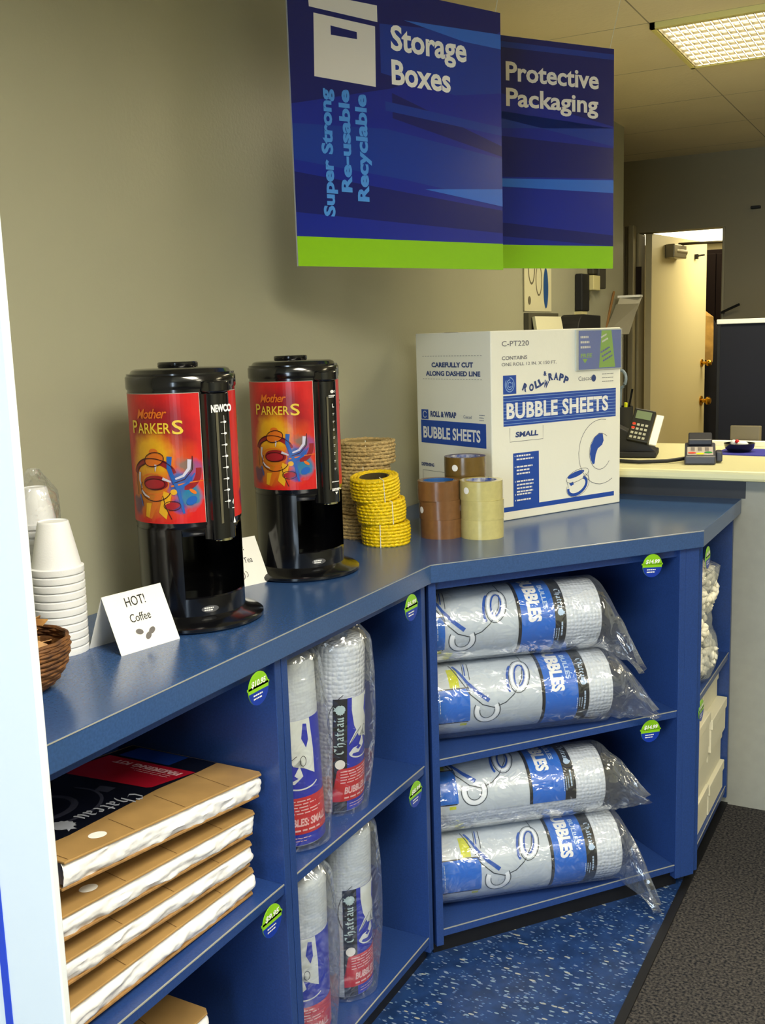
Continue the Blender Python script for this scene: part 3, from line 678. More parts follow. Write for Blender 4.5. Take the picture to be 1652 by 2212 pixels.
def tent_card(label, A, B, back, hgt, texts, bean):
    """A, B: front foot corners; back: vector to the rear foot"""
    A, B, bk_ = V(A), V(B), V(back); apexA = A + bk_ * .5 + V((0, 0, hgt)); apexB = B + bk_ * .5 + V((0, 0, hgt))
    t = thing('tent_card', label, 'sign', A, world=True, group='folded white cards on the worktop')
    MB().slab([A, B, apexB, apexA], -.0006).build('front_leaf', PAPER, t)
    MB().slab([A + bk_, B + bk_, apexB, apexA], .0006).build('rear_leaf', PAPER, t)
    U = (B - A).normalized(); Wv = (apexA - A).normalized(); wd = (B - A).length; ht = (apexA - A).length
    fn = on_plane(A, U, Wv); a = Art()
    for s_, x, y, w_, h_ in texts: a.text(s_, x * wd, y * ht, w_ * wd, h_ * ht)
    a.build('lettering', INKK, t, fn, .0006)
    g = Art()
    if bean == 'coffee':
        for x, y, r in ((.40, .30, -.3), (.52, .20, .7), (.60, .27, .5)): g.ell(x * wd, y * ht, .0075, .0048, rot=r)
    else: g.arc(.48 * wd, .24 * ht, .008, .010, 0, 360, .0018); g.arc(.57 * wd, .24 * ht, .005, .006, -90, 90, .0015)
    g.build('drawing', mat('bean_grey', '#6c6868', rough=.6), t, fn, .0006)
    return t
tent_card('folded white card reading HOT! Coffee in front of the cups', (.246, 1.243, H), (.269, 1.364, H), (-.082, .012, 0), .094, (('HOT!', .33, .74, .33, .16), ('Coffee', .32, .47, .34, .14)), 'coffee')
tent_card('folded white card reading HOT! Green Tea standing between the dispensers', (.130, 1.668, H), (.169, 1.786, H), (-.082, .018, 0), .094, (('HOT!', .36, .74, .33, .16), ('Green Tea', .27, .47, .52, .12)), 'tea')

# ------------------------------------------------------------------ ropes
def rope_coil(name, label, loc, R, hgt, rows, m, group, tilt=(0, 0), rr=.0042, layers=2, rz=0, band=None, jit=0):
    t = thing(name, label, 'rope', loc, rz, group); t.rotation_euler = (tilt[0], tilt[1], rz)
    mb = MB(); rr = hgt / rows / 2 * 1.08
    for k in range(rows):
        z = hgt * (k + .5) / rows; ph = random.uniform(0, 6); bulge = R + .0025 * sin(pi * (k + .5) / rows)
        N_ = 72
        mb.tube([V(((bulge - rr + .0011 * sin(26 * a + ph) + jit * noise.noise(V((cos(a) * 3 + k, sin(a) * 3, k * .7)))) * cos(a), (bulge - rr + .0011 * sin(26 * a + ph)) * sin(a), z + .0008 * sin(26 * a + ph + 1) + jit * .6 * noise.noise(V((cos(a) * 2, sin(a) * 2, k + 9.)))))
                 for a in [2 * pi * j / N_ for j in range(N_)]], rr, 7, closed=True)
    for lay in range(1, layers + 1):
        r2 = R - rr - lay * rr * 1.7
        for z in (rr, hgt - rr): mb.tube([V((r2 * cos(a), r2 * sin(a), z)) for a in [2 * pi * j / 48 for j in range(48)]], rr, 7, closed=True)
    mb.build('winding', m, t, smooth=True)
    MB().lathe([(R * .55, .001), (R - rr, .001), (R - rr, hgt - .003), (R * .55, hgt - .003), (R * .55, .001)], 40).build('core', mat('rope_core_' + name, '#4c4224' if 'yellow' in name else '#a08a58', rough=.9), t)
    return t
YR = mat('yellow_rope', '#f0cc00', rough=.38, vary=.18, vscale=160, bump=.4, bscale=300); SR = mat('sisal_fibre', '#c8ae78', rough=.8, vary=.22, vscale=120, bump=.6, bscale=260)
BANDM = mat('string_band', '#e8e6d8', rough=.6)
def banded(t, R, h, a):
    MB().tube([V(((R + .002) * cos(a), (R + .002) * sin(a), z)) for z in [h * i / 6 for i in range(7)]] + [V((R * .6 * cos(a), R * .6 * sin(a), h + .002))], .0012, 5).build('tie_band', BANDM, t)
yl = ['coil of yellow rope at the bottom of the stack of three', 'coil of yellow rope in the middle of the stack of three', 'coil of yellow rope on top of the stack, leaning']
for i, (x, y, z, tl) in enumerate(((.208, 2.238, 0, (0, 0)), (.201, 2.232, .0585, (.03, -.05)), (.190, 2.224, .117, (-.04, -.13)))):
    t = rope_coil('yellow_rope_coil', yl[i], (x, y, H + z), .059, .055, 7, YR, 'yellow rope coils beside the tea dispenser', tl, rz=i); banded(t, .059, .055, radians((-75, -35, -40)[i]) - i)
sl = ['bottom coil of the tan natural rope stack behind the yellow rope', 'second coil from the bottom of the tan rope stack', 'third coil up in the tan rope stack', 'topmost frayed coil of the tan rope stack']
for i in range(4):
    t = rope_coil('sisal_rope_coil', sl[i], (.095 + .005 * (i % 2), 2.315 + .008 * i, H + .0615 * i), (.070, .068, .071, .076)[i], .060, 7, SR, 'natural rope coils by the wall', rz=i * 1.3, jit=.005); banded(t, .070, .060, radians(-60) - i * 1.3)

# ------------------------------------------------------------------ tape
def tape_roll(label, loc, m, core_m, grp, rz=0, first=None):
    R = .054; t = thing('tape_roll', label, 'tape', loc, rz, grp)
    MB().lathe([(.0395, 0), (R, 0), (R, .0005), (R + .0003, .024), (R, .0475), (R, .048), (.0395, .048), (.0395, 0)], 56).build('tape', m, t, smooth=True)
    MB().lathe([(.037, .0005), (.0394, .0005), (.0394, .0475), (.037, .0475), (.037, .0005)], 48).build('core', core_m, t, smooth=True)
    return t
BRT = mat('brown_tape', '#7a5432', rough=.22, coat=.3, vary=.08, vscale=60); BRD = mat('brown_tape_dark', '#6c5426', rough=.22, coat=.3, vary=.08, vscale=60); CLT = mat('clear_tape', '#c2b878', rough=.2, coat=.4, vary=.06, vscale=60)
CB = mat('core_blue', '#2a62a8', rough=.5); CW = mat('core_white', '#d8d8d8', rough=.5, color2='#3450a0', vscale=60)
def sticker(t, a, z):
    q = Art(); q.ell(0, 0, .0085, .0085); q.build('price_sticker', PAPER, t, on_can(.0545, a - t.rotation_euler.z, z), .0004, du=.004)
for i in range(3):
    t = tape_roll(('brown tape roll at the bottom of the left stack', 'brown tape roll in the middle of the left stack', 'brown tape roll on top of the left stack, blue core showing')[i], (.298 + (0, -.002, -.004)[i], 2.370 - (0, 0, .003)[i], H + .0482 * i), BRT, CB, 'brown tape rolls', i)
    t.rotation_euler.z = i * .9; 
    if i == 1: sticker(t, radians(-170 + 45), .024)
    t2 = tape_roll(('clear tape roll at the bottom of the right stack', 'clear tape roll in the middle of the right stack', 'clear tape roll on top of the right stack beside the white box')[i], (.398 + (0, .001, -.001)[i], 2.398, H + .0482 * i), CLT, CW if i == 2 else CB, 'clear tape rolls')
    t2.rotation_euler.z = i * .7; 
    if i: sticker(t2, radians(-110 if i == 2 else -155), .026)
for i in range(4):
    t = tape_roll(('brown tape roll lowest in the rear stack between the other two', 'brown tape roll second up in the rear stack', 'brown tape roll third up in the rear stack', 'brown tape roll on top of the tallest rear stack')[i], (.3155, 2.484, H + .0482 * i), BRD, CW, 'brown tape rolls in the rear stack')
    if i == 3: sticker(t, radians(-95), .022)

# ------------------------------------------------------------------ the bubble sheet box
A0 = V((.353, 2.579, H)); BU = V((.451, .892, 0)).normalized(); BW = V((-.892, .451, 0)).normalized(); LW, LD, LH = .494, .33, .511
CARD = mat('white_carton', '#f1f0e2', rough=.65, bump=.05, bscale=60)
bx = thing('carton_box', 'large white carton of bubble sheets with blue print on the worktop', 'box', A0, world=True)
P4 = [A0, A0 + BU * LW, A0 + BU * LW + BW * LD, A0 + BW * LD]
P4 = [p + V((0, 0, .0005)) for p in P4]
MB().slab([p for p in P4], LH).build('carton', CARD, bx, bevel=.003)
MB().slab([P4[0] + BW * (LD / 2 - .03) + V((0, 0, LH)), P4[1] + BW * (LD / 2 - .03) + V((0, 0, LH)), P4[1] + BW * (LD / 2 + .03) + V((0, 0, LH)), P4[0] + BW * (LD / 2 + .03) + V((0, 0, LH))], .0005).build('tape_strip', mat('carton_tape', '#b8a070', rough=.25), bx)
F = on_plane(A0, BU, (0, 0, 1)); Lf = on_plane(A0 + BW * LD, -BW, (0, 0, 1))
a = Art(); a.rect(.041, .257, .474, .339); a.rect(.041, .343, .088, .393); a.poly([(.074, .035), (.169, .035), (.169, .182), (.074, .182)]); a.rect(.039, .024, .468, .037)
a.poly([(.368, .155), (.372, .180), (.388, .203), (.405, .213), (.420, .212), (.424, .190), (.418, .178), (.400, .168), (.392, .152), (.387, .126), (.380, .124), (.372, .138)])
a.ell(.312, .102, .034, .0075, rot=.22)
a.arc(.318, .068, .038, .022, 160, 400, .009, rot=.35); a.poly([(.285, .078), (.300, .082), (.304, .074), (.292, .070)])
a.build('blue_print', NAVY, bx, F, .0004)
a = Art()
for i in range(9):
    y = .262 + i * .0088
    a.rect(.0415, y, .4735, y + .0012)
for i in range(3): a.arc(.0645, .368, .006 + i * .005, .007 + i * .006, 20 + i * 60, 330 + i * 60, .0022)
a.build('pale_stripes', mat('stripe_pale', '#8fb0e0', rough=.5), bx, F, .0006)
a = Art(); a.text('BUBBLE SHEETS', .052, .2755, .390, .044, bold=.035, spacing=1.05)
for i, (y, r) in enumerate(((.172, 2), (.142, 3), (.102, 4), (.066, 1), (.050, 1))): a.greek(.086, y, .066, r, .0095, .0042, seed=i + 4); a.ell(.0805, y + .002, .0015, .002, n=8)
a.build('white_lettering', INKW, bx, F, .0008)
a = Art()
for i, (ch, x, y, r) in enumerate((('R', .108, .352, -25), ('O', .133, .348, -10), ('L', .158, .352, 15), ('L', .176, .357, 30), ('&', .188, .386, 0), ('W', .186, .356, -20), ('R', .208, .371, 8), ('A', .226, .373, -5), ('P', .245, .371, -15), ('P', .262, .365, -25))):
    a.text(ch, x, y, .017 if ch != '&' else .012, .021 if ch != '&' else .013, rot=r, bold=.06)
a.text('SMALL', .083, .225, .084, .015, bold=.04, shear=.1)
a.ell(.383, .371, .009, .010); a.build('dark_blue_lettering', mat('print_dark_blue', '#2c437e', rough=.5), bx, F, .0006)
a = Art(); a.text('C-PT220', .038, .470, .097, .014, bold=.01); a.text('CONTAINS', .038, .434, .090, .010, bold=.02); a.text('ONE ROLL 12 IN. X 150 FT.', .037, .418, .200, .0085, bold=.01)
a.text('Cascad', .322, .366, .052, .012); a.greek(.417, .380, .048, 3, .0105, .0018, seed=20)
a.arc(.414, .158, .091, .094, 78, 300, .0016); a.arc(.411, .159, .045, .052, 60, 330, .0016, rot=-.1)
a.arc(.318, .098, .046, .016, 0, 360, .0014, rot=.25); a.arc(.320, .070, .047, .030, 150, 400, .0014, rot=.35); a.stroke([(.274, .090), (.282, .066)], .0014); a.stroke([(.363, .108), (.362, .08)], .0014)
for q in ([(.063, .252), (.063, .214), (.185, .214), (.185, .252)],): a.stroke(q, .0012)
a.build('grey_print', INKG, bx, F, .0006)
k = LD / .591
a = Art(); X = lambda u: LD - u * k
a.rect(X(.558), .200, X(.041), .254 + .012); a.rect(X(.553), .268, X(.494), .296)
a.build('side_blue_print', NAVY, bx, Lf, .0004)
a = Art(); a.text('BUBBLE SHEETS', X(.540), .214, .255, .034, bold=.03)
a.arc((X(.553) + X(.494)) / 2, .282, .008, .009, 20, 330, .002); a.build('side_white_lettering', INKW, bx, Lf, .0006)
a = Art(); a.text('CAREFULLY CUT', X(.458), .416, .183, .014, bold=.04); a.text('ALONG DASHED LINE', X(.507), .392, .240, .014, bold=.04)
a.text('ROLL & WRAP', X(.476), .276, .117, .017, bold=.05); a.text('DISPENSING', X(.562), .132, .060, .010, bold=.04); a.text('Cascad', X(.21), .278, .035, .008); a.greek(X(.09), .288, .026, 3, .007, .0014, seed=5)
a.build('side_lettering', mat('print_dark_blue', '#2c437e'), bx, Lf, .0006)
a = Art()
for y in (.383, .447):
    for i in range(22): a.rect(X(.533) + i * .0121, y, X(.533) + i * .0121 + .007, y + .001)
a.stroke([(X(.55), .12), (X(.55), .02), (X(.36), .02), (X(.36), .12), (X(.55), .12)], .001); a.greek(X(.54), .07, .08, 1, .01, .003, seed=9)
a.build('side_dashes', INKG, bx, Lf, .0006)
# clear card holder taped on the corner of the box
t = thing('card_holder', 'clear plastic holder with blue and green card on the box corner', 'sign', A0 + BU * .4 + V((0, 0, .45)), world=True)
O = A0; N_ = BU.cross(V((0, 0, 1)))
def fr(x, y, o): return F(x, y, o)
def slab_f(x0, y0, x1, y1, o, th, nm, m, par): return MB().slab([F(x0, y0, o), F(x1, y0, o), F(x1, y1, o), F(x0, y1, o)], th).build(nm, m, par)
slab_f(.318, .397, .488, .505, .0055, .001, 'card', mat('card_blue', '#2a5cc8', rough=.3), t)
slab_f(.308, .394, .491, .508, .0012, .004, 'rear_sleeve', mat('sleeve_frosted', '#d4dcd8', rough=.2), t)
slab_f(.306, .392, .492, .509, .0075, .001, 'front_sleeve', FILM2, t)
a = Art(); a.poly([(.398, .400), (.464, .400), (.448, .504), (.408, .504)]); a.poly([(.342, .414), (.352, .426), (.332, .426)]); a.text('FREE', .325, .430, .045, .011, bold=.02); a.build('green_print', GREEN, t, F, .0066)
a = Art(); a.greek(.324, .484, .045, 3, .014, .006, seed=31); a.greek(.406, .482, .034, 2, .013, .005, rot=22, seed=32); a.build('white_lettering', INKW, t, F, .0070)
a = Art(); a.greek(.405, .440, .045, 3, .013, .005, rot=22, seed=35); a.build('navy_lettering', mat('label_blue', '#1226b8'), t, F, .0070)

# ------------------------------------------------------------------ large bubble wrap rolls in the corner unit
CR = atan2(.785, .619); C1 = V((.421, 2.048, 0)); Tn = V((.619, .785, 0)).normalized(); Nn = V((-.785, .619, 0)).normalized()
DEL = radians(11)
def fs(s): return (.036 + .815 * (s - .072)) / cos(DEL)
def big_roll(label, z, inset, R, L, sh, p0, tip, seed, vmin=-1.25):
    """z: axis height; sh: shift of the print along the roll; tip: (along, inset, z) of the bag tail"""
    org = C1 + Tn * .0 + Nn * inset + V((0, 0, z))
    t = thing('bubble_wrap_roll', label, 'bubble wrap roll', org, CR - DEL, 'large bagged bubble wrap rolls in the corner unit')
    X0 = .034
    M = Matrix.Translation((X0, 0, 0)) @ Matrix.Rotation(pi / 2, 4, 'Y')
    Rb = R - .003
    prof = [(.02, 0), (Rb - .012, 0), (Rb - .002, .006), (Rb, .02), (Rb, L - .02), (Rb - .003, L - .004), (Rb - .015, L), (.035, L - .001), (.03, L - .02), (.012, L - .02), (0, L - .02)]
    MB().lathe(prof, 64, M=M).build('bubble_roll', BUBW, t, smooth=True)
    r = R - .0018; fn = on_log(r, p0, 0)
    vt = 1.7 * r; vb = vmin * r
    a = Art(); a.rect(X0 + .002, vb, fs(.349 + sh), vt); lab = a.build('label', mat('roll_label', '#c3ccd6', rough=.3, coat=.6), t, fn, 0, dv=.008)
    def put(nm, m_, off, A, par=lab, du=0): A.build(nm, m_, par, fn, off, dv=.006)
    A = Art(); A.rect(fs(.356 + sh), vb, fs(.458 + sh), vt); A.rect(X0 + .002, -.052, fs(.128 + sh), .030); put('blue_print', RBLUE, .0003, A)
    A = Art(); A.rect(fs(.458 + sh), vb, fs(.492 + sh), vt); A.rect(fs(.346 + sh), vb, fs(.356 + sh), vt); A.rect(X0 + .002, -.055, fs(.124 + sh), -.052); A.rect(X0 + .002, .030, fs(.128 + sh), .033); put('black_print', LBLK, .0004, A)
    A = Art(); A.rect(fs(.073 + sh), .034, fs(.102 + sh), .085); A.rect(fs(.10 + sh), -.066, fs(.12 + sh), -.058); put('yellow_print', mat('roll_yellow', '#c9cc1e', rough=.3), .0004, A)
    def S(pts): return [(fs(x + sh), y) for x, y in pts]
    A = Art(); cv = S([(.085, .10), (.105, .055), (.13, .015), (.165, -.012), (.20, -.022), (.235, -.012), (.262, .006)]); A.stroke(cv, .0025)
    A.stroke(S([(.262, .006), (.29, .040), (.305, .085), (.30, .12)]), .002)
    A.arc(fs(.285 + sh), .050, .026, .044, 0, 360, .002, rot=-.25); A.arc(fs(.178 + sh), -.028, .033, .034, 150, 390, .002); A.arc(fs(.178 + sh), -.028, .018, .02, 170, 370, .0016)
    A.stroke(S([(.125, .10), (.118, .06), (.13, .02)]), .0018); A.stroke(S([(.14, .10), (.135, .05)]), .0018)
    put('outline_print', mat('roll_outline', '#2a3440', rough=.4), .0006, A)
    A = Art(); A.stroke(S([(.095, .095), (.125, .045), (.15, .02), (.185, -.004)]), .006, .010); A.arc(fs(.285 + sh), .050, .012, .028, 0, 360, .004, rot=-.25); A.arc(fs(.262 + sh), .045, .012, .034, 110, 260, .006, rot=-.2); A.stroke(S([(.13, .10), (.124, .062)]), .003)
    put('drawing_blue', mat('roll_drawing_blue', '#1450b0', rough=.3), .0007, A)
    A = Art(); A.arc(fs(.178 + sh), -.028, .0255, .027, 150, 390, .010); A.arc(fs(.285 + sh), .050, .019, .036, 0, 360, .006, rot=-.25); put('drawing_white', mat('roll_drawing_white', '#f0f4fa', rough=.3), .0009, A)
    A = Art(); A.text('BUBBLES', fs(.376 + sh), .135, .135, .034, rot=-90, bold=.05); put('lettering', INKW, .0009, A)
    A = Art(); A.text('BULLES', fs(.425 + sh), .098, .07, .012, rot=-90, bold=.03); A.greek(fs(.476 + sh), -.005, .05, 1, .01, .004, rot=-90, seed=seed); A.greek(fs(.468 + sh), -.02, .035, 3, .006, .002, rot=-90, seed=seed + 1)
    for i in range(3): A.greek(X0 + .006 + .012 * i, .022, .06, 1, .01, .0018, rot=-90, seed=seed + i)
    blackletter(A, 'Chateau', fs(.470 + sh), .080, .009, -90); lion_head(A, fs(.476 + sh), .018, .008, -90)
    put('small_lettering', mat('roll_pale_text', '#b8d0ec', rough=.4), .0010, A)
    # the bag: sleeve round the roll, gathered to a drooping flat tail
    q_ = Matrix.Rotation(DEL, 2) @ V((tip[0], tip[1] - inset)); tp = V((q_.x, q_.y, tip[2] - z)); XE = X0 + L
    def bag(u, v):
        a = 2 * pi * u
        if v < .62:
            x = X0 - .0 + (L + .0) * (v / .62); rr = R + .0012 + .0022 * max(0, noise.noise(V((x * 22 + seed, cos(a) * 2.2, sin(a) * 2.2)))); 
            sag = (.010 if seed == 2 else .003) * max(0, -sin(a)) ** 2; return V((x, -rr * cos(a), max(rr * sin(a) - sag, -R - (.009 if seed == 2 else .0025))))
        w_ = (v - .62) / .38; e = w_ * w_ * (3 - 2 * w_)
        c = V((XE + (tp.x - XE) * w_, tp.y * e, tp.z * (w_ ** 1.5)))
        ra = (R + .002) * (1 - e) + .012 * e; rb = (R + .002) * (1 - e) ** .8 + .020 * e * (1 - .4 * w_)
        nz = .010 * sin(pi * min(1, w_ * 1.05)) * noise.noise(V((cos(a) * 2.4, sin(a) * 2.4 + seed, w_ * 5)))
        return c + V((.01 * sin(3 * a + seed) * w_, -(ra * .75 ** w_ + nz) * cos(a), (rb + nz) * sin(a)))
    MB().grid(bag, 72, 60, wrap=True).build('bag', FILM, t, smooth=True, ang=180)
    return t
RB = .0895
big_roll('upper of two large bubble rolls on the middle shelf of the corner unit', S1 + RB * 2 + .091 + .014, .166, .0880, .448, .0, .10, (.576, .0, .634), 1)
big_roll('lower large bubble roll on the middle shelf of the corner unit', S1 + RB + .010, .162, RB, .475, .067, .18, (.600, -.03, .520), 2)
big_roll('upper of two large bubble rolls at the bottom of the corner unit', SB + RB * 2 + .0895 + .008, .166, .0870, .460, .030, .72, (.575, -.03, .300), 3, vmin=-.92)
big_roll('large bubble roll lying lowest with its bag tail hanging out', SB + RB + .004, .158, RB, .500, .090, .20, (.571, -.08, .030), 4, vmin=-1.15)

# ------------------------------------------------------------------ small upright rolls
def small_roll(label, loc, R, L, lean, laz, fine, lm=0):
    t = thing('bubble_wrap_roll', label, 'bubble wrap roll', loc, 0, 'small upright bubble wrap rolls')
    t.rotation_euler = lean
    M_ = BUBF if fine else BUBW; Rb = R - .0025
    MB().lathe([(0, .008), (Rb - .012, .004), (Rb - .003, .008), (Rb, .02), (Rb, L - .02), (Rb - .004, L - .004), (Rb - .02, L), (.025, L), (.02, L - .02), (0, L - .02)], 56).build('bubble_roll', M_, t, smooth=True)
    r = R - .0016; fn = on_can(r, laz, 0); W = .20; T = .262
    a = Art(); a.rect(0, .012, W, T); lab = a.build('label', LBLUE, t, fn, 0, du=.006)
    def put(nm, m_, off, A): A.build(nm, m_, lab, fn, off, du=.005)
    A = Art(); A.rect(0, .012, .030, T); A.poly([(0, .012), (.030, .012), (.030, .033), (0, .033)]); put('black_print', LBLK, .0004, A)
    A = Art(); A.poly([(.0, .034), (W, .034), (W, .108), (.014, .108), (.009, .104), (.009, .058), (.0, .058)]); put('red_print', RED, .0006, A)
    A = Art(); A.poly([(.040, T), (.040, .235), (.046, .20), (.060, .172), (.075, .185), (.082, .165), (.105, .150), (.105, .20), (.10, T)])
    A.poly([(.034, .158), (.050, .178), (.068, .190), (.070, .196), (.050, .186), (.036, .166)])
    A.poly([(.034, .140), (.044, .150), (.060, .152), (.072, .172), (.078, .150), (.060, .136), (.044, .138), (.040, .132)])
    A.arc(.075, .142, .040, .018, 190, 330, .003); put('white_print', LWHT, .0006, A)
    A = Art(); A.poly([(.084, T - .008), (.079, .225), (.088, .205), (.094, .22), (.092, T - .01)]); A.poly([(.052, .148), (.060, .154), (.068, .147), (.058, .143)]); put('blue_print', LBLUE, .0008, A)
    A = Art(); A.arc(.052, .210, .062, .070, 120, 250, .0012); A.stroke([(.034, .158), (.050, .180), (.068, .192)], .0012); A.arc(.08, .18, .006, .010, 0, 360, .0012); put('outline_print', LBLK, .0009, A)
    A = Art(); blackletter(A, 'Chateau', .022, .140, .0125, 90); lion_head(A, .015, .238, .0105, 90); put('lettering', mat('roll_silver_text', '#c4dce0', rough=.4), .0008, A)
    A = Art(); A.ell(.015, .118, .0105, .0105); put('price_sticker', PAPER, .0009, A)
    A = Art(); A.greek(.016, .100, .10, 5, .0062, .0022, seed=int(loc[1] * 100)); A.text('BUBBLES: SMALL', .024, .050, .105, .016, bold=.04, shear=.15); A.greek(.024, .040, .11, 1, .01, .0035, seed=4)
    A.greek(.036, .026, .05, 2, .006, .0014, seed=2); put('small_lettering', mat('roll_pink_text', '#f0c4c8', rough=.4), .0010, A)
    def bag(u, v):
        a_ = 2 * pi * u; z = -.0 + (L + .045) * v; R2 = R + .0012 + .0018 * max(0, noise.noise(V((cos(a_) * 2.3, sin(a_) * 2.3, z * 18 + loc[1] * 9))))
        if z > L: R2 *= 1 - .55 * (z - L) / .045
        ear = .021 * max(0, cos(a_ - 0.3)) ** 6 * (.35 + .65 * sin(pi * min(1, v * 1.05))); R2 += ear
        return V((R2 * cos(a_), R2 * sin(a_), max(.001, z)))
    MB().grid(bag, 64, 40, wrap=True).build('bag', FILM, t, smooth=True, ang=180)
    return t
rl = [('bubble wrap roll in front on the narrow unit middle shelf, clear bubbles showing', (.315, 1.775, S1 + .003), .0625, .375, (radians(3), radians(4.5), 0), radians(-64), False),
      ('bubble wrap roll at the left of the narrow unit middle shelf', (.325, 1.605, S1 + .003), .0625, .375, (radians(1), radians(-1), 0), radians(-106), True),
      ('bubble wrap roll standing at the right on the narrow unit bottom shelf', (.315, 1.785, SB + .003), .064, .385, (radians(1.5), radians(2), 0), radians(-60), True),
      ('bubble wrap roll at the left of the narrow unit bottom shelf', (.322, 1.600, SB + .006), .062, .375, (radians(4), radians(3), 0), radians(-118), True)]
for r_ in rl: small_roll(*r_)

# ------------------------------------------------------------------ packing kits
KR = mat('kraft_card', '#ad8a56', rough=.42, vary=.08, vscale=14, coat=.25); KRD = mat('kraft_edge', '#9a7444', rough=.8, vary=.15, vscale=90); PPR = mat('tissue_paper', '#f2f3f8', rough=.7, bump=.5, bscale=26)
KBLK = mat('kit_black', '#10121e', rough=.3); KRED = mat('kit_red', '#b0162c', rough=.3); KBLU = mat('kit_blue', '#143a94', rough=.3)
def packing_kit(label, seed, loc, tilt, dep=.31, L=.50, th=.043):
    t = thing('packing_kit', label, 'packing kit', loc, 0, 'packing kits stacked on the left shelf')
    t.rotation_euler = (tilt, 0, 0)
    rnd = random.Random(seed); Nz = lambda a, b: noise.noise(V((a, b, seed * 3.1)))
    def sheet(z0, z1, nm, ov):
        MB().prism([(-dep, 0), (-.012 + ov, -.004), (-.001 + ov, -.014), (.0 + ov, -L), (-dep, -L)], z0, z1).build(nm, KR if nm == 'top_carton' else KRD, t, bevel=.0012)
    sheet(0, .0045, 'bottom_carton', -.004); sheet(th - .004, th, 'top_carton', 0)
    def pf(u, v):       # ruffled paper filling: outline runs along the front then round the right end
        s = u * (L + .29); bul = sin(pi * v) * .006 + .0045 * Nz(s * 18, v * 3) + .003 * Nz(s * 60, v * 6)
        z = .004 + (th - .008) * v + .0012 * Nz(s * 30, v * 9)
        if s < L - .02: return V((-.007 + bul, -L + s, z))
        if s < L + .0: 
            k = (s - L + .02) / .02 * pi / 2; return V((-.007 - .014 + (.014 + bul) * cos(k), -.02 + (.014 + bul) * sin(k), z))
        return V((-.02 - (s - L), -.006 + bul, z))
    mb = MB().grid(pf, 150, 10); mb.box((-dep + .01, -L + .01, .0045), (-.012, -.012, th - .0045)); mb.build('paper_filling', PPR, t, smooth=True, ang=60)
    # u runs from the right end leftwards, v from the front edge backwards (negative)
    fn = on_plane((0, 0, th), (0, -1, 0), (1, 0, 0))
    A = Art(); A.poly([(.005, -.105), (.066, -.100), (.176, -.098), (.41, -.068), (.46, -.068), (.46, -dep + .004), (.004, -dep + .004)]); k_ = A.build('label', KBLK, t, fn, .0003)
    A = Art(); A.poly([(.072, -.102), (.176, -.112), (.182, -.118), (.20, -.30), (.075, -.30)]); A.build('red_print', KRED, k_, fn, .0005)
    A = Art(); A.rect(.008, -.285, .066, -.168); A.build('blue_print', KBLU, k_, fn, .0005)
    A = Art(); A.poly([(.21, -.16), (.235, -.155), (.24, -.18), (.215, -.19)]); A.arc(.36, -.19, .07, .05, 0, 360, .012); A.arc(.35, -.19, .11, .08, 20, 200, .006); A.build('grey_print', mat('kit_grey', '#3c3e50', rough=.35), k_, fn, .0005)
    A = Art(); blackletter(A, 'Chateau', .215, -.118, .0205, 0); lion_head(A, .385, -.104, .019, 0); A.build('lettering', mat('kit_silver', '#b8bece', rough=.35), k_, fn, .0007)
    A = Art(); A.text('PACKING KIT', .088, -.116, .150, .018, rot=-90, bold=.04); A.greek(.120, -.125, .10, 5, .008, .0022, rot=-90, seed=seed); A.build('title_lettering', mat('kit_pink', '#e8b8c0', rough=.4), k_, fn, .0008)
    A = Art()
    for x0, x1, y0 in ((.204, .222, -.084), (.327, .340, -.068), (.081, .104, -.098), (.47, .475, -.06)): A.stroke([(x0, y0), (x1, -.004)], .0014)
    A.build('flap_seam', mat('seam_brown', '#6c4c24', rough=.8), t, fn, .0003)
    if seed in (1, 2): A = Art(); A.ell(.386, -.034, .0155, .0115); A.build('price_sticker', PAPER, t, fn, .0006)
    return t
kl = ['packing kit on top of the stack showing its black and red label', 'second packing kit from the top with a round white sticker', 'third packing kit from the top, second from the bottom', 'packing kit at the bottom of the stack resting on the middle shelf']
for i, (x, y, z, tl) in enumerate(((.381, 1.436, .6685, 7.0), (.379, 1.414, .6080, 5.6), (.379, 1.402, .5550, 3.9), (.379, 1.405, .4985, 1.3))):
    packing_kit(kl[i], i + 1, (x, y, z), radians(-tl), th=(.043, .040, .041, .046)[i], L=.485)
ki = thing('packing_kit', None, None)
bpy.data.objects.remove(ki)
for i in range(5):
    k_ = packing_kit(('packing kit at the bottom of the lower pile', 'second packing kit up in the lower pile', 'middle packing kit in the lower pile', 'fourth packing kit up in the lower pile', 'packing kit on top of the lower pile, only its edge in view')[i], 10 + i, (.345 - .004 * i, 1.34 - .006 * i, SB + .001 + i * .0485), 0, th=.046, L=.42)
    k_['group'] = 'packing kits piled on the bottom left shelf'

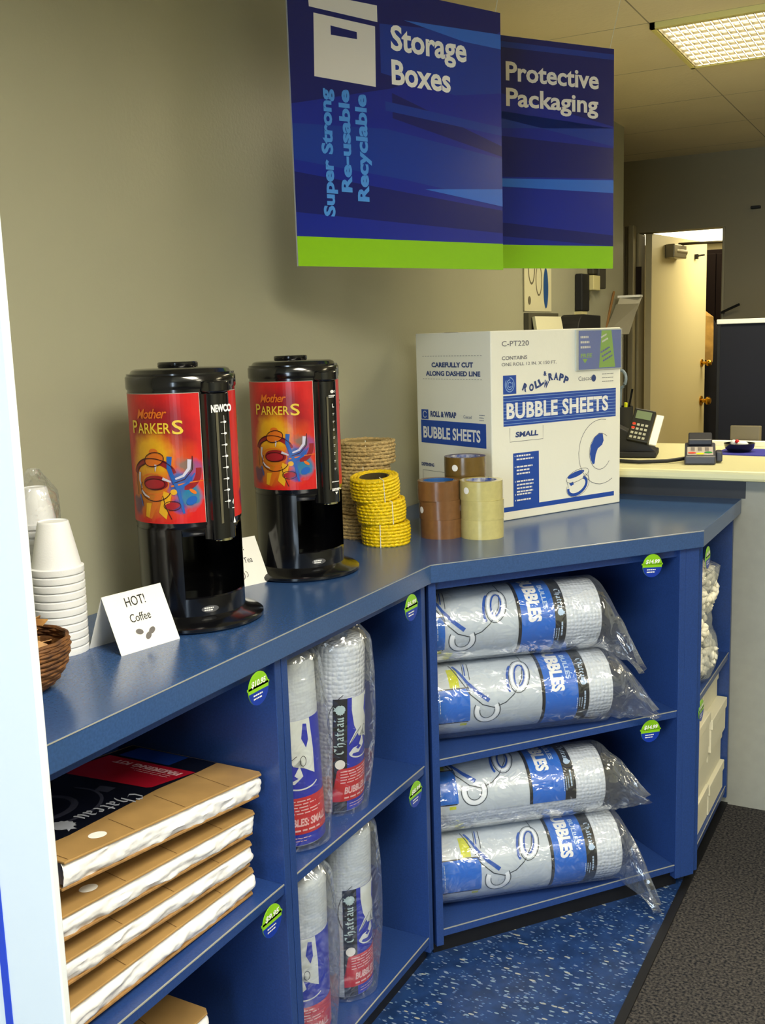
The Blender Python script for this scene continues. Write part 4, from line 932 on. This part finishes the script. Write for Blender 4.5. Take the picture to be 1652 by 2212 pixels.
# ------------------------------------------------------------------ end unit: peanuts and white boxes
PNM = mat('foam_peanut', '#f4f0dc', rough=.6)
pk = thing('peanut_bag', 'clear bag of white packing peanuts in the end unit', 'bag', (.80, 2.89, S1 + .001), world=True)
mb = MB(); rnd = random.Random(4)
def blobs():
    out = []
    for (c, r, n) in (((.795, 2.93, S1 + .245), (.074, .175, .085), 340), ((.80, 2.87, S1 + .14), (.06, .10, .06), 130), ((.80, 2.92, S1 + .055), (.070, .160, .054), 280)):
        for i in range(n):
            a = rnd.uniform(0, 2 * pi); z = rnd.uniform(-1, 1); q = math.sqrt(1 - z * z); k = rnd.uniform(.86, 1)
            out.append((c[0] + r[0] * q * cos(a) * k, c[1] + r[1] * q * sin(a) * k, max(S1 + .014, c[2] + r[2] * z * k)))
    return out
for p in blobs():
    M = Matrix.Rotation(rnd.uniform(0, 6), 4, 'Z') @ Matrix.Rotation(rnd.uniform(0, 6), 4, 'X')
    mb.ico(p, .0095, 1, (1, 1, 1.9), M)
tag(mb.build('packing_peanuts', PNM, pk, smooth=True, ang=180), 'white foam peanuts', kind='stuff')
def pbag(u, v):
    a = 2 * pi * u; z = S1 + .001 + .335 * v; w_ = .5 + .5 * cos((v - .13) / .87 * 2 * pi) if v > .13 else 1
    rx = .066 + .020 * w_; ry = .112 + .072 * w_
    if v > .9: k = 1 - (v - .9) / .1 * .7; rx *= k; ry *= k
    if v < .06: rx *= .8 + v / .06 * .2; ry *= .8 + v / .06 * .2
    n = 1 + .12 * noise.noise(V((cos(a) * 3, sin(a) * 3, v * 9)))
    return V((min(.793 + rx * n * cos(a), .872), 2.915 + ry * n * sin(a), z))
MB().grid(pbag, 48, 40, wrap=True).build('bag', FILM, pk, smooth=True, ang=180)
WB = mat('white_mailer', '#e8e2c8', rough=.6)
def mailer(label, x0, y0, y1, z, h, grp='flat white boxes in the end unit', dp=.27):
    t = thing('mailing_box', label, 'box', (x0, (y0 + y1) / 2, z), world=True, group=grp)
    MB().box((x0 - dp, y0, z), (x0, y1, z + h - .02)).build('tray', WB, t, bevel=.0015)
    MB().box((x0 - dp - .003, y0 - .0012, z + h - .03), (x0 + .004, y1 + .0012, z + h)).build('lid', WB, t, bevel=.002)
z = SB + .0005
for i, (h, dx) in enumerate(((.10, 0), (.115, -.004), (.105, .002), (.045, -.03))):
    mailer(('white flat box at the bottom left of the end unit', 'white flat box second up in the left pile', 'white flat box third up in the left pile with a thick lid', 'thin white box topmost in the left pile')[i], .862 + dx, 2.74, 2.93, z, h, dp=.105); z += h + .0005
z = SB + .0005
for i, (h, dx) in enumerate(((.09, .002), (.10, -.006), (.10, .006), (.085, -.02))):
    mailer(('white flat box at the bottom right of the end unit', 'white flat box second up in the right pile', 'white flat box third up in the right pile, jutting out', 'white flat box topmost in the right pile')[i], .862 + dx, 2.938, 3.155, z, h); z += h + .0005

# ------------------------------------------------------------------ round price tags
TBL = mat('tag_blue', '#1436a0', rough=.3)
def price_tag(label, c, U, price, rot=0, r=.029, grp='round price tags on the shelf edges'):
    c = V(c); U = V(U).normalized(); t = thing('price_tag', label, 'price tag', c, world=True, group=grp); N = U.cross(V((0, 0, 1)))
    q = radians(rot); U2 = U * cos(q) + V((0, 0, sin(q))); W2 = -U * sin(q) + V((0, 0, cos(q))); fn = on_plane(c, U2, W2)
    M = Matrix((U2, W2, N)).transposed().to_4x4(); M.translation = c
    MB().lathe([(0, -.0012), (r, -.0012), (r, 0), (0, 0)], 40, M=M).box((-r - .0025, .002, -.0012), (r + .0025, .006, 0), M).build('disc', GREEN, t)
    a = Art(); a.poly([(r * cos(t_), r * sin(t_)) for t_ in [radians(180 + 8 + i * (180 - 16) / 24) for i in range(25)]]); a.build('blue_band', TBL, t, fn, .0003)
    a = Art(); a.text(price, -.021, .004, .042, .012, bold=.03, shear=.15); a.greek(-.016, -.011, .034, 2, .006, .0025, seed=3); a.build('lettering', INKW, t, fn, .0006)
Y_ = (0, 1, 0)
price_tag('green and blue price tag reading $10.95 above the packing kits', (.4225, 1.374, .894), Y_, '$10.95')
price_tag('green and blue price tag reading $9.95 under the packing kit shelf', (.4225, 1.378, .468), Y_, '$9.95')
price_tag('green and blue price tag at the top of the narrow unit', (.4225, 1.946, .893), Y_, '$6.99')
price_tag('green and blue price tag under the middle shelf of the narrow unit', (.4225, 1.942, .468), Y_, '$8.99')
for z, lb in ((.894, 'green and blue price tag at the top right of the corner unit'), (.466, 'green and blue price tag under the middle shelf of the corner unit')):
    p = C1 + Tn * .605 - Nn * .0015; price_tag(lb, (p.x, p.y, z), Tn, '$14.99', rot=-4)
price_tag('price tag at the top of the end unit, seen nearly edge on', (.895, 2.700, .886), Y_, '$4.99')
price_tag('price tag on the middle shelf of the end unit beside the white boxes', (.885, 2.705, .472), Y_, '$4.99')

# ------------------------------------------------------------------ on the service counter
ZC = 1.0565
t = thing('card_terminal', 'grey card payment terminal with red, yellow and green keys', 'card terminal', (.752, 3.285, ZC), radians(12))
GRYP = mat('terminal_grey', '#3a3c48', rough=.4)
def wedge(x0, x1, y0, y1, z0, za, zb): 
    m_ = MB(); vs = [m_.bm.verts.new(p) for p in ((x0, y0, z0), (x1, y0, z0), (x1, y1, z0), (x0, y1, z0), (x0, y0, za), (x1, y0, za), (x1, y1, zb), (x0, y1, zb))]
    for f_ in ((3, 2, 1, 0), (4, 5, 6, 7), (0, 1, 5, 4), (1, 2, 6, 5), (2, 3, 7, 6), (3, 0, 4, 7)): m_.bm.faces.new([vs[i] for i in f_])
    return m_
wedge(-.046, .046, -.045, .09, 0, .026, .056).build('body', GRYP, t, bevel=.005)
wedge(-.036, .036, .05, .115, .05, .068, .085).build('card_slot', mat('terminal_dark', '#20222e', rough=.4), t, bevel=.004)
MB().box((.047, .0, .004), (.066, .07, .034)).build('side_reader', GRYP, t, bevel=.004)
sl = atan2(.03, .135); kf = on_plane((0, -.045, .026), (1, 0, 0), (0, cos(sl), sin(sl)))
a = Art(); a.rect(-.038, .012, .038, .090); a.build('keypad', mat('keypad_pale', '#b0a8a0', rough=.5), t, kf, .0006)
for nm, x, y, m_ in (('red_key', -.024, .030, mat('key_red', '#e04428', rough=.4)), ('yellow_key', 0, .022, mat('key_yellow', '#f0e400', rough=.4)), ('green_key', .024, .034, mat('key_green', '#1c8c3c', rough=.4))):
    a = Art(); a.ell(x, y, .012, .008); a.build(nm, m_, t, kf, .0016)
a = Art()
for i in range(3):
    for j in range(4): a.rect(-.028 + i * .021, .048 + j * .010, -.016 + i * .021, .054 + j * .010)
a.build('number_keys', mat('keypad_dark', '#6c6468', rough=.5), t, kf, .0012)
tag(MB().tube([(.705, 3.30, ZC + .012), (.66, 3.25, ZC + .008), (.58, 3.22, ZC + .0065), (.48, 3.24, ZC + .0065), (.38, 3.30, ZC + .0065), (.30, 3.36, ZC + .0065)], .006, 10).build('cable', BLACKM, smooth=True), 'thick black cable lying on the service counter beside the payment terminal', 'cable')
t = thing('credit_card_reader', 'black keypad reader on a sloping stand behind the white carton', 'card reader', (.50, 3.42, ZC), radians(10))
m_ = wedge(-.15, .085, -.05, .09, 0, .02, .02); vs = None
m_.build('stand', BLACKM, t, bevel=.004)
mm = MB(); mm.prism([(-.15, 0), (.085, 0), (.085, .018), (.01, .075), (-.04, .10), (-.15, .10)], -.045, .045); bmesh.ops.rotate(mm.bm, verts=mm.bm.verts, matrix=Matrix.Rotation(pi / 2, 3, 'X'), cent=(0, 0, 0)); bmesh.ops.translate(mm.bm, verts=mm.bm.verts, vec=(0, .02, 0)); mm.build('cradle', BLACKM, t, bevel=.004)
M = Matrix.Translation((.0, -.035, .055)) @ Matrix.Rotation(radians(62), 4, 'X') @ Matrix.Rotation(radians(-12), 4, 'Z')
MB().box((-.012, 0, -.010), (.058, .115, .010), M).build('keypad_body', mat('reader_dark', '#24241f', rough=.4), t, bevel=.004)
kf = lambda x, y, o: M @ V((x, y, .010 + o))
a = Art(); a.rect(-.002, .078, .048, .106); a.build('display', mat('reader_lcd', '#7c8c6c', rough=.2), t, kf, .0008)
a = Art()
for i in range(4):
    for j in range(4): a.rect(-.004 + i * .0135, .008 + j * .015, .005 + i * .0135, .016 + j * .015)
a.build('keys', mat('reader_keys', '#b8b8a4', rough=.5), t, kf, .0008)
a = Art(); a.ell(.0, .058, .006, .0045).ell(.0, .044, .006, .0045); a.build('red_keys', mat('key_red', '#e04428'), t, kf, .0014)
MB().box((.062, .0, -.006), (.085, .105, .004), M).build('receipt_strip', PAPER, t)
t = thing('pen_holder', 'dark pen holder with blue scissors behind the white carton', 'pen holder', (.40, 3.62, ZC))
MB().lathe([(.0, 0), (.05, 0), (.052, .15), (.048, .15), (.046, .004), (0, .004)], 24).build('cup', BLACKM, t, smooth=True)
sc_ = MB()
for dx, dz in ((.012, 0), (-.022, -.025)):
    sc_.tube([(.0 + dx + .018 * cos(a), -.01 + .004 * sin(a), .245 + dz + .030 * sin(a)) for a in [2 * pi * i / 20 for i in range(20)]], .0055, 8, closed=True); sc_.tube([(dx, -.01, .215 + dz), (dx * .3, -.01, .05)], .006, 6)
sc_.build('scissors', mat('scissor_grey_blue', '#7a8ca0', rough=.3), t, smooth=True)
MB().tube([(.03, -.02, .02), (.036, -.03, .165)], .006, 8).build('highlighter', mat('highlighter_yellow', '#d8e020', rough=.4), t)
MB().tube([(-.02, 0, .02), (-.045, -.01, .21)], .004, 8).tube([(.01, .02, .02), (.045, .02, .21)], .004, 8).build('pens', BLACK, t)
tag(MB().prism([(.74, 3.52), (.98, 3.50), (1.0, 3.68), (.76, 3.71)], ZC, ZC + .003).build('counter_mat', mat('mat_blue', '#3434a0', rough=.6)), 'flat blue mat on the service counter at the right edge', 'mat')
t = thing('glass_bowl', 'small dark dish with white and red items on the blue mat', 'dish', (.815, 3.60, ZC + .0035))
MB().lathe([(0, 0), (.034, 0), (.046, .012), (.050, .028), (.046, .028), (.042, .014), (0, .005)], 36).build('dish', BLACK, t, smooth=True)
MB().ico((.012, -.012, .026), .016, 2, (1.2, .8, .6)).ico((-.018, .0, .028), .011, 2).build('white_items', INKW, t, smooth=True)
MB().ico((-.006, -.01, .034), .007, 2).build('red_item', RED, t, smooth=True)
tag(MB().box((.66, 3.795, ZC), (1.15, 3.835, ZC + .016)).build('paper_stack', PAPER), 'low white strip of paper at the back of the service counter', 'paper')
tag(MB().prism([(.742, 3.842), (.840, 3.842), (.846, 3.85), (.846, 3.858), (.74, 3.858)], ZC, ZC + .067).build('beige_box', mat('beige_plastic', '#6e6650', rough=.5), bevel=.003), 'small beige box standing in front of the navy partition', 'box')

# ------------------------------------------------------------------ on the wall behind the box
t = thing('poster', 'white poster with ring drawings on the wall below the green sign edge', 'poster', (.0, 3.9, 1.7), world=True)
MB().box((.0005, 3.755, 1.552), (.003, 4.065, 1.95)).build('sheet', mat('poster_paper', '#d4d0b0', rough=.5), t)
pf_ = on_plane((.003, 3.755, 1.552), (0, 1, 0), (0, 0, 1))
a = Art(); a.arc(.085, .165, .034, .062, 0, 360, .008); a.arc(.165, .120, .032, .058, 0, 360, .007); a.ell(.060, .040, .016, .016); a.rect(-.002, 0, .006, .38); a.build('ring_drawings', mat('poster_grey', '#6a6450', rough=.6), t, pf_, .0006)
a = Art(); a.ell(.245, .090, .028, .078); a.build('blue_oval', mat('poster_blue', '#1c4c8c', rough=.4), t, pf_, .0006)
t = thing('leaflet_rack', 'cream leaflet rack on the wall below the poster', 'rack', (0, 3.9, 1.45), world=True)
MB().box((.001, 3.76, 1.33), (.02, 4.10, 1.545)).build('back_plate', mat('rack_grey', '#4c4a3c', rough=.5), t)
MB().slab([(.05, 3.80, 1.33), (.05, 4.12, 1.33), (.022, 4.09, 1.53), (.022, 3.79, 1.53)], .012).build('leaflets', mat('leaflet_cream', '#e4e2c4', rough=.6), t)
t = thing('intercom', 'black wall intercom with a cream box hanging on its side', 'wall phone', (0, 4.42, 1.65), world=True)
MB().box((.001, 4.37, 1.555), (.035, 4.47, 1.712)).build('body', BLACKM, t, bevel=.006)
MB().box((.001, 4.48, 1.645), (.05, 4.575, 1.708)).build('cream_box', mat('intercom_cream', '#d8d098', rough=.5), t, bevel=.003)
MB().tube([(.02, 4.50, 1.645), (.02, 4.51, 1.61), (.015, 4.49, 1.57)], .004).build('cord', mat('cord_grey', '#6c6848', rough=.6), t)
tag(MB().box((.001, 4.545, 1.715), (.03, 4.60, 1.76)).box((.001, 4.60, 1.655), (.04, 4.70, 1.76)).build('wall_speaker', mat('speaker_grey', '#3c3a30', rough=.5), bevel=.006), 'dark grey box on the wall right of the intercom', 'speaker')
t = thing('wall_dispenser', 'black rounded dispenser on the wall above the white carton', 'dispenser', (0, 4.3, 1.45), world=True)
pr_ = [(4.14, 1.36)] + [(4.22 + .08 * cos(radians(a)), 1.465 + .075 * sin(radians(a))) for a in range(180, 89, -15)] + [(4.45, 1.535), (4.45, 1.36)]
m_ = MB(); lo = [m_.bm.verts.new((.001, y, z)) for y, z in pr_]; hi = [m_.bm.verts.new((.09, y, z)) for y, z in pr_]; m_.bm.faces.new(lo); m_.bm.faces.new(hi[::-1])
for i in range(len(pr_)): m_.bm.faces.new((lo[i], lo[(i + 1) % len(pr_)], hi[(i + 1) % len(pr_)], hi[i]))
m_.build('body', BLACKM, t, bevel=.004)
MB().box((.0, 4.37, 1.53), (.03, 4.45, 1.555)).build('tag', mat('intercom_cream', '#d8d098'), t)
t = thing('brochure_holder', 'clear sloping brochure holder with papers at the end of the wall', 'brochure holder', (0, 4.95, 1.55), world=True)
MB().slab([(.0, 4.80, 1.45), (.10, 4.86, 1.45), (.12, 4.96, 1.59), (.02, 4.93, 1.59)], .004).build('sleeve', mat('holder_grey', '#8c8878', rough=.3), t)
MB().slab([(.01, 4.83, 1.465), (.095, 4.88, 1.465), (.125, 5.0, 1.625), (.03, 4.96, 1.625)], .003).build('papers', mat('holder_paper', '#b4b0a0', rough=.6), t)
MB().tube([(.0, 4.82, 1.46), (.01, 4.93, 1.65)], .006).build('brown_edge', mat('holder_brown', '#8c6434', rough=.5), t)
MB().box((.02, 4.955, 1.622), (.125, 5.01, 1.632)).build('white_sheet', PAPER, t)
MB().box((-.206, YB - .012, 1.66), (-.175, YB - .003, 1.83)).build('sign_plate', mat('plate_brown', '#241610', rough=.6))
o = [x for x in col.objects if x.name == 'sign_plate'][0]; tag(o, 'small dark plate on the door frame beside the open door', 'plate')
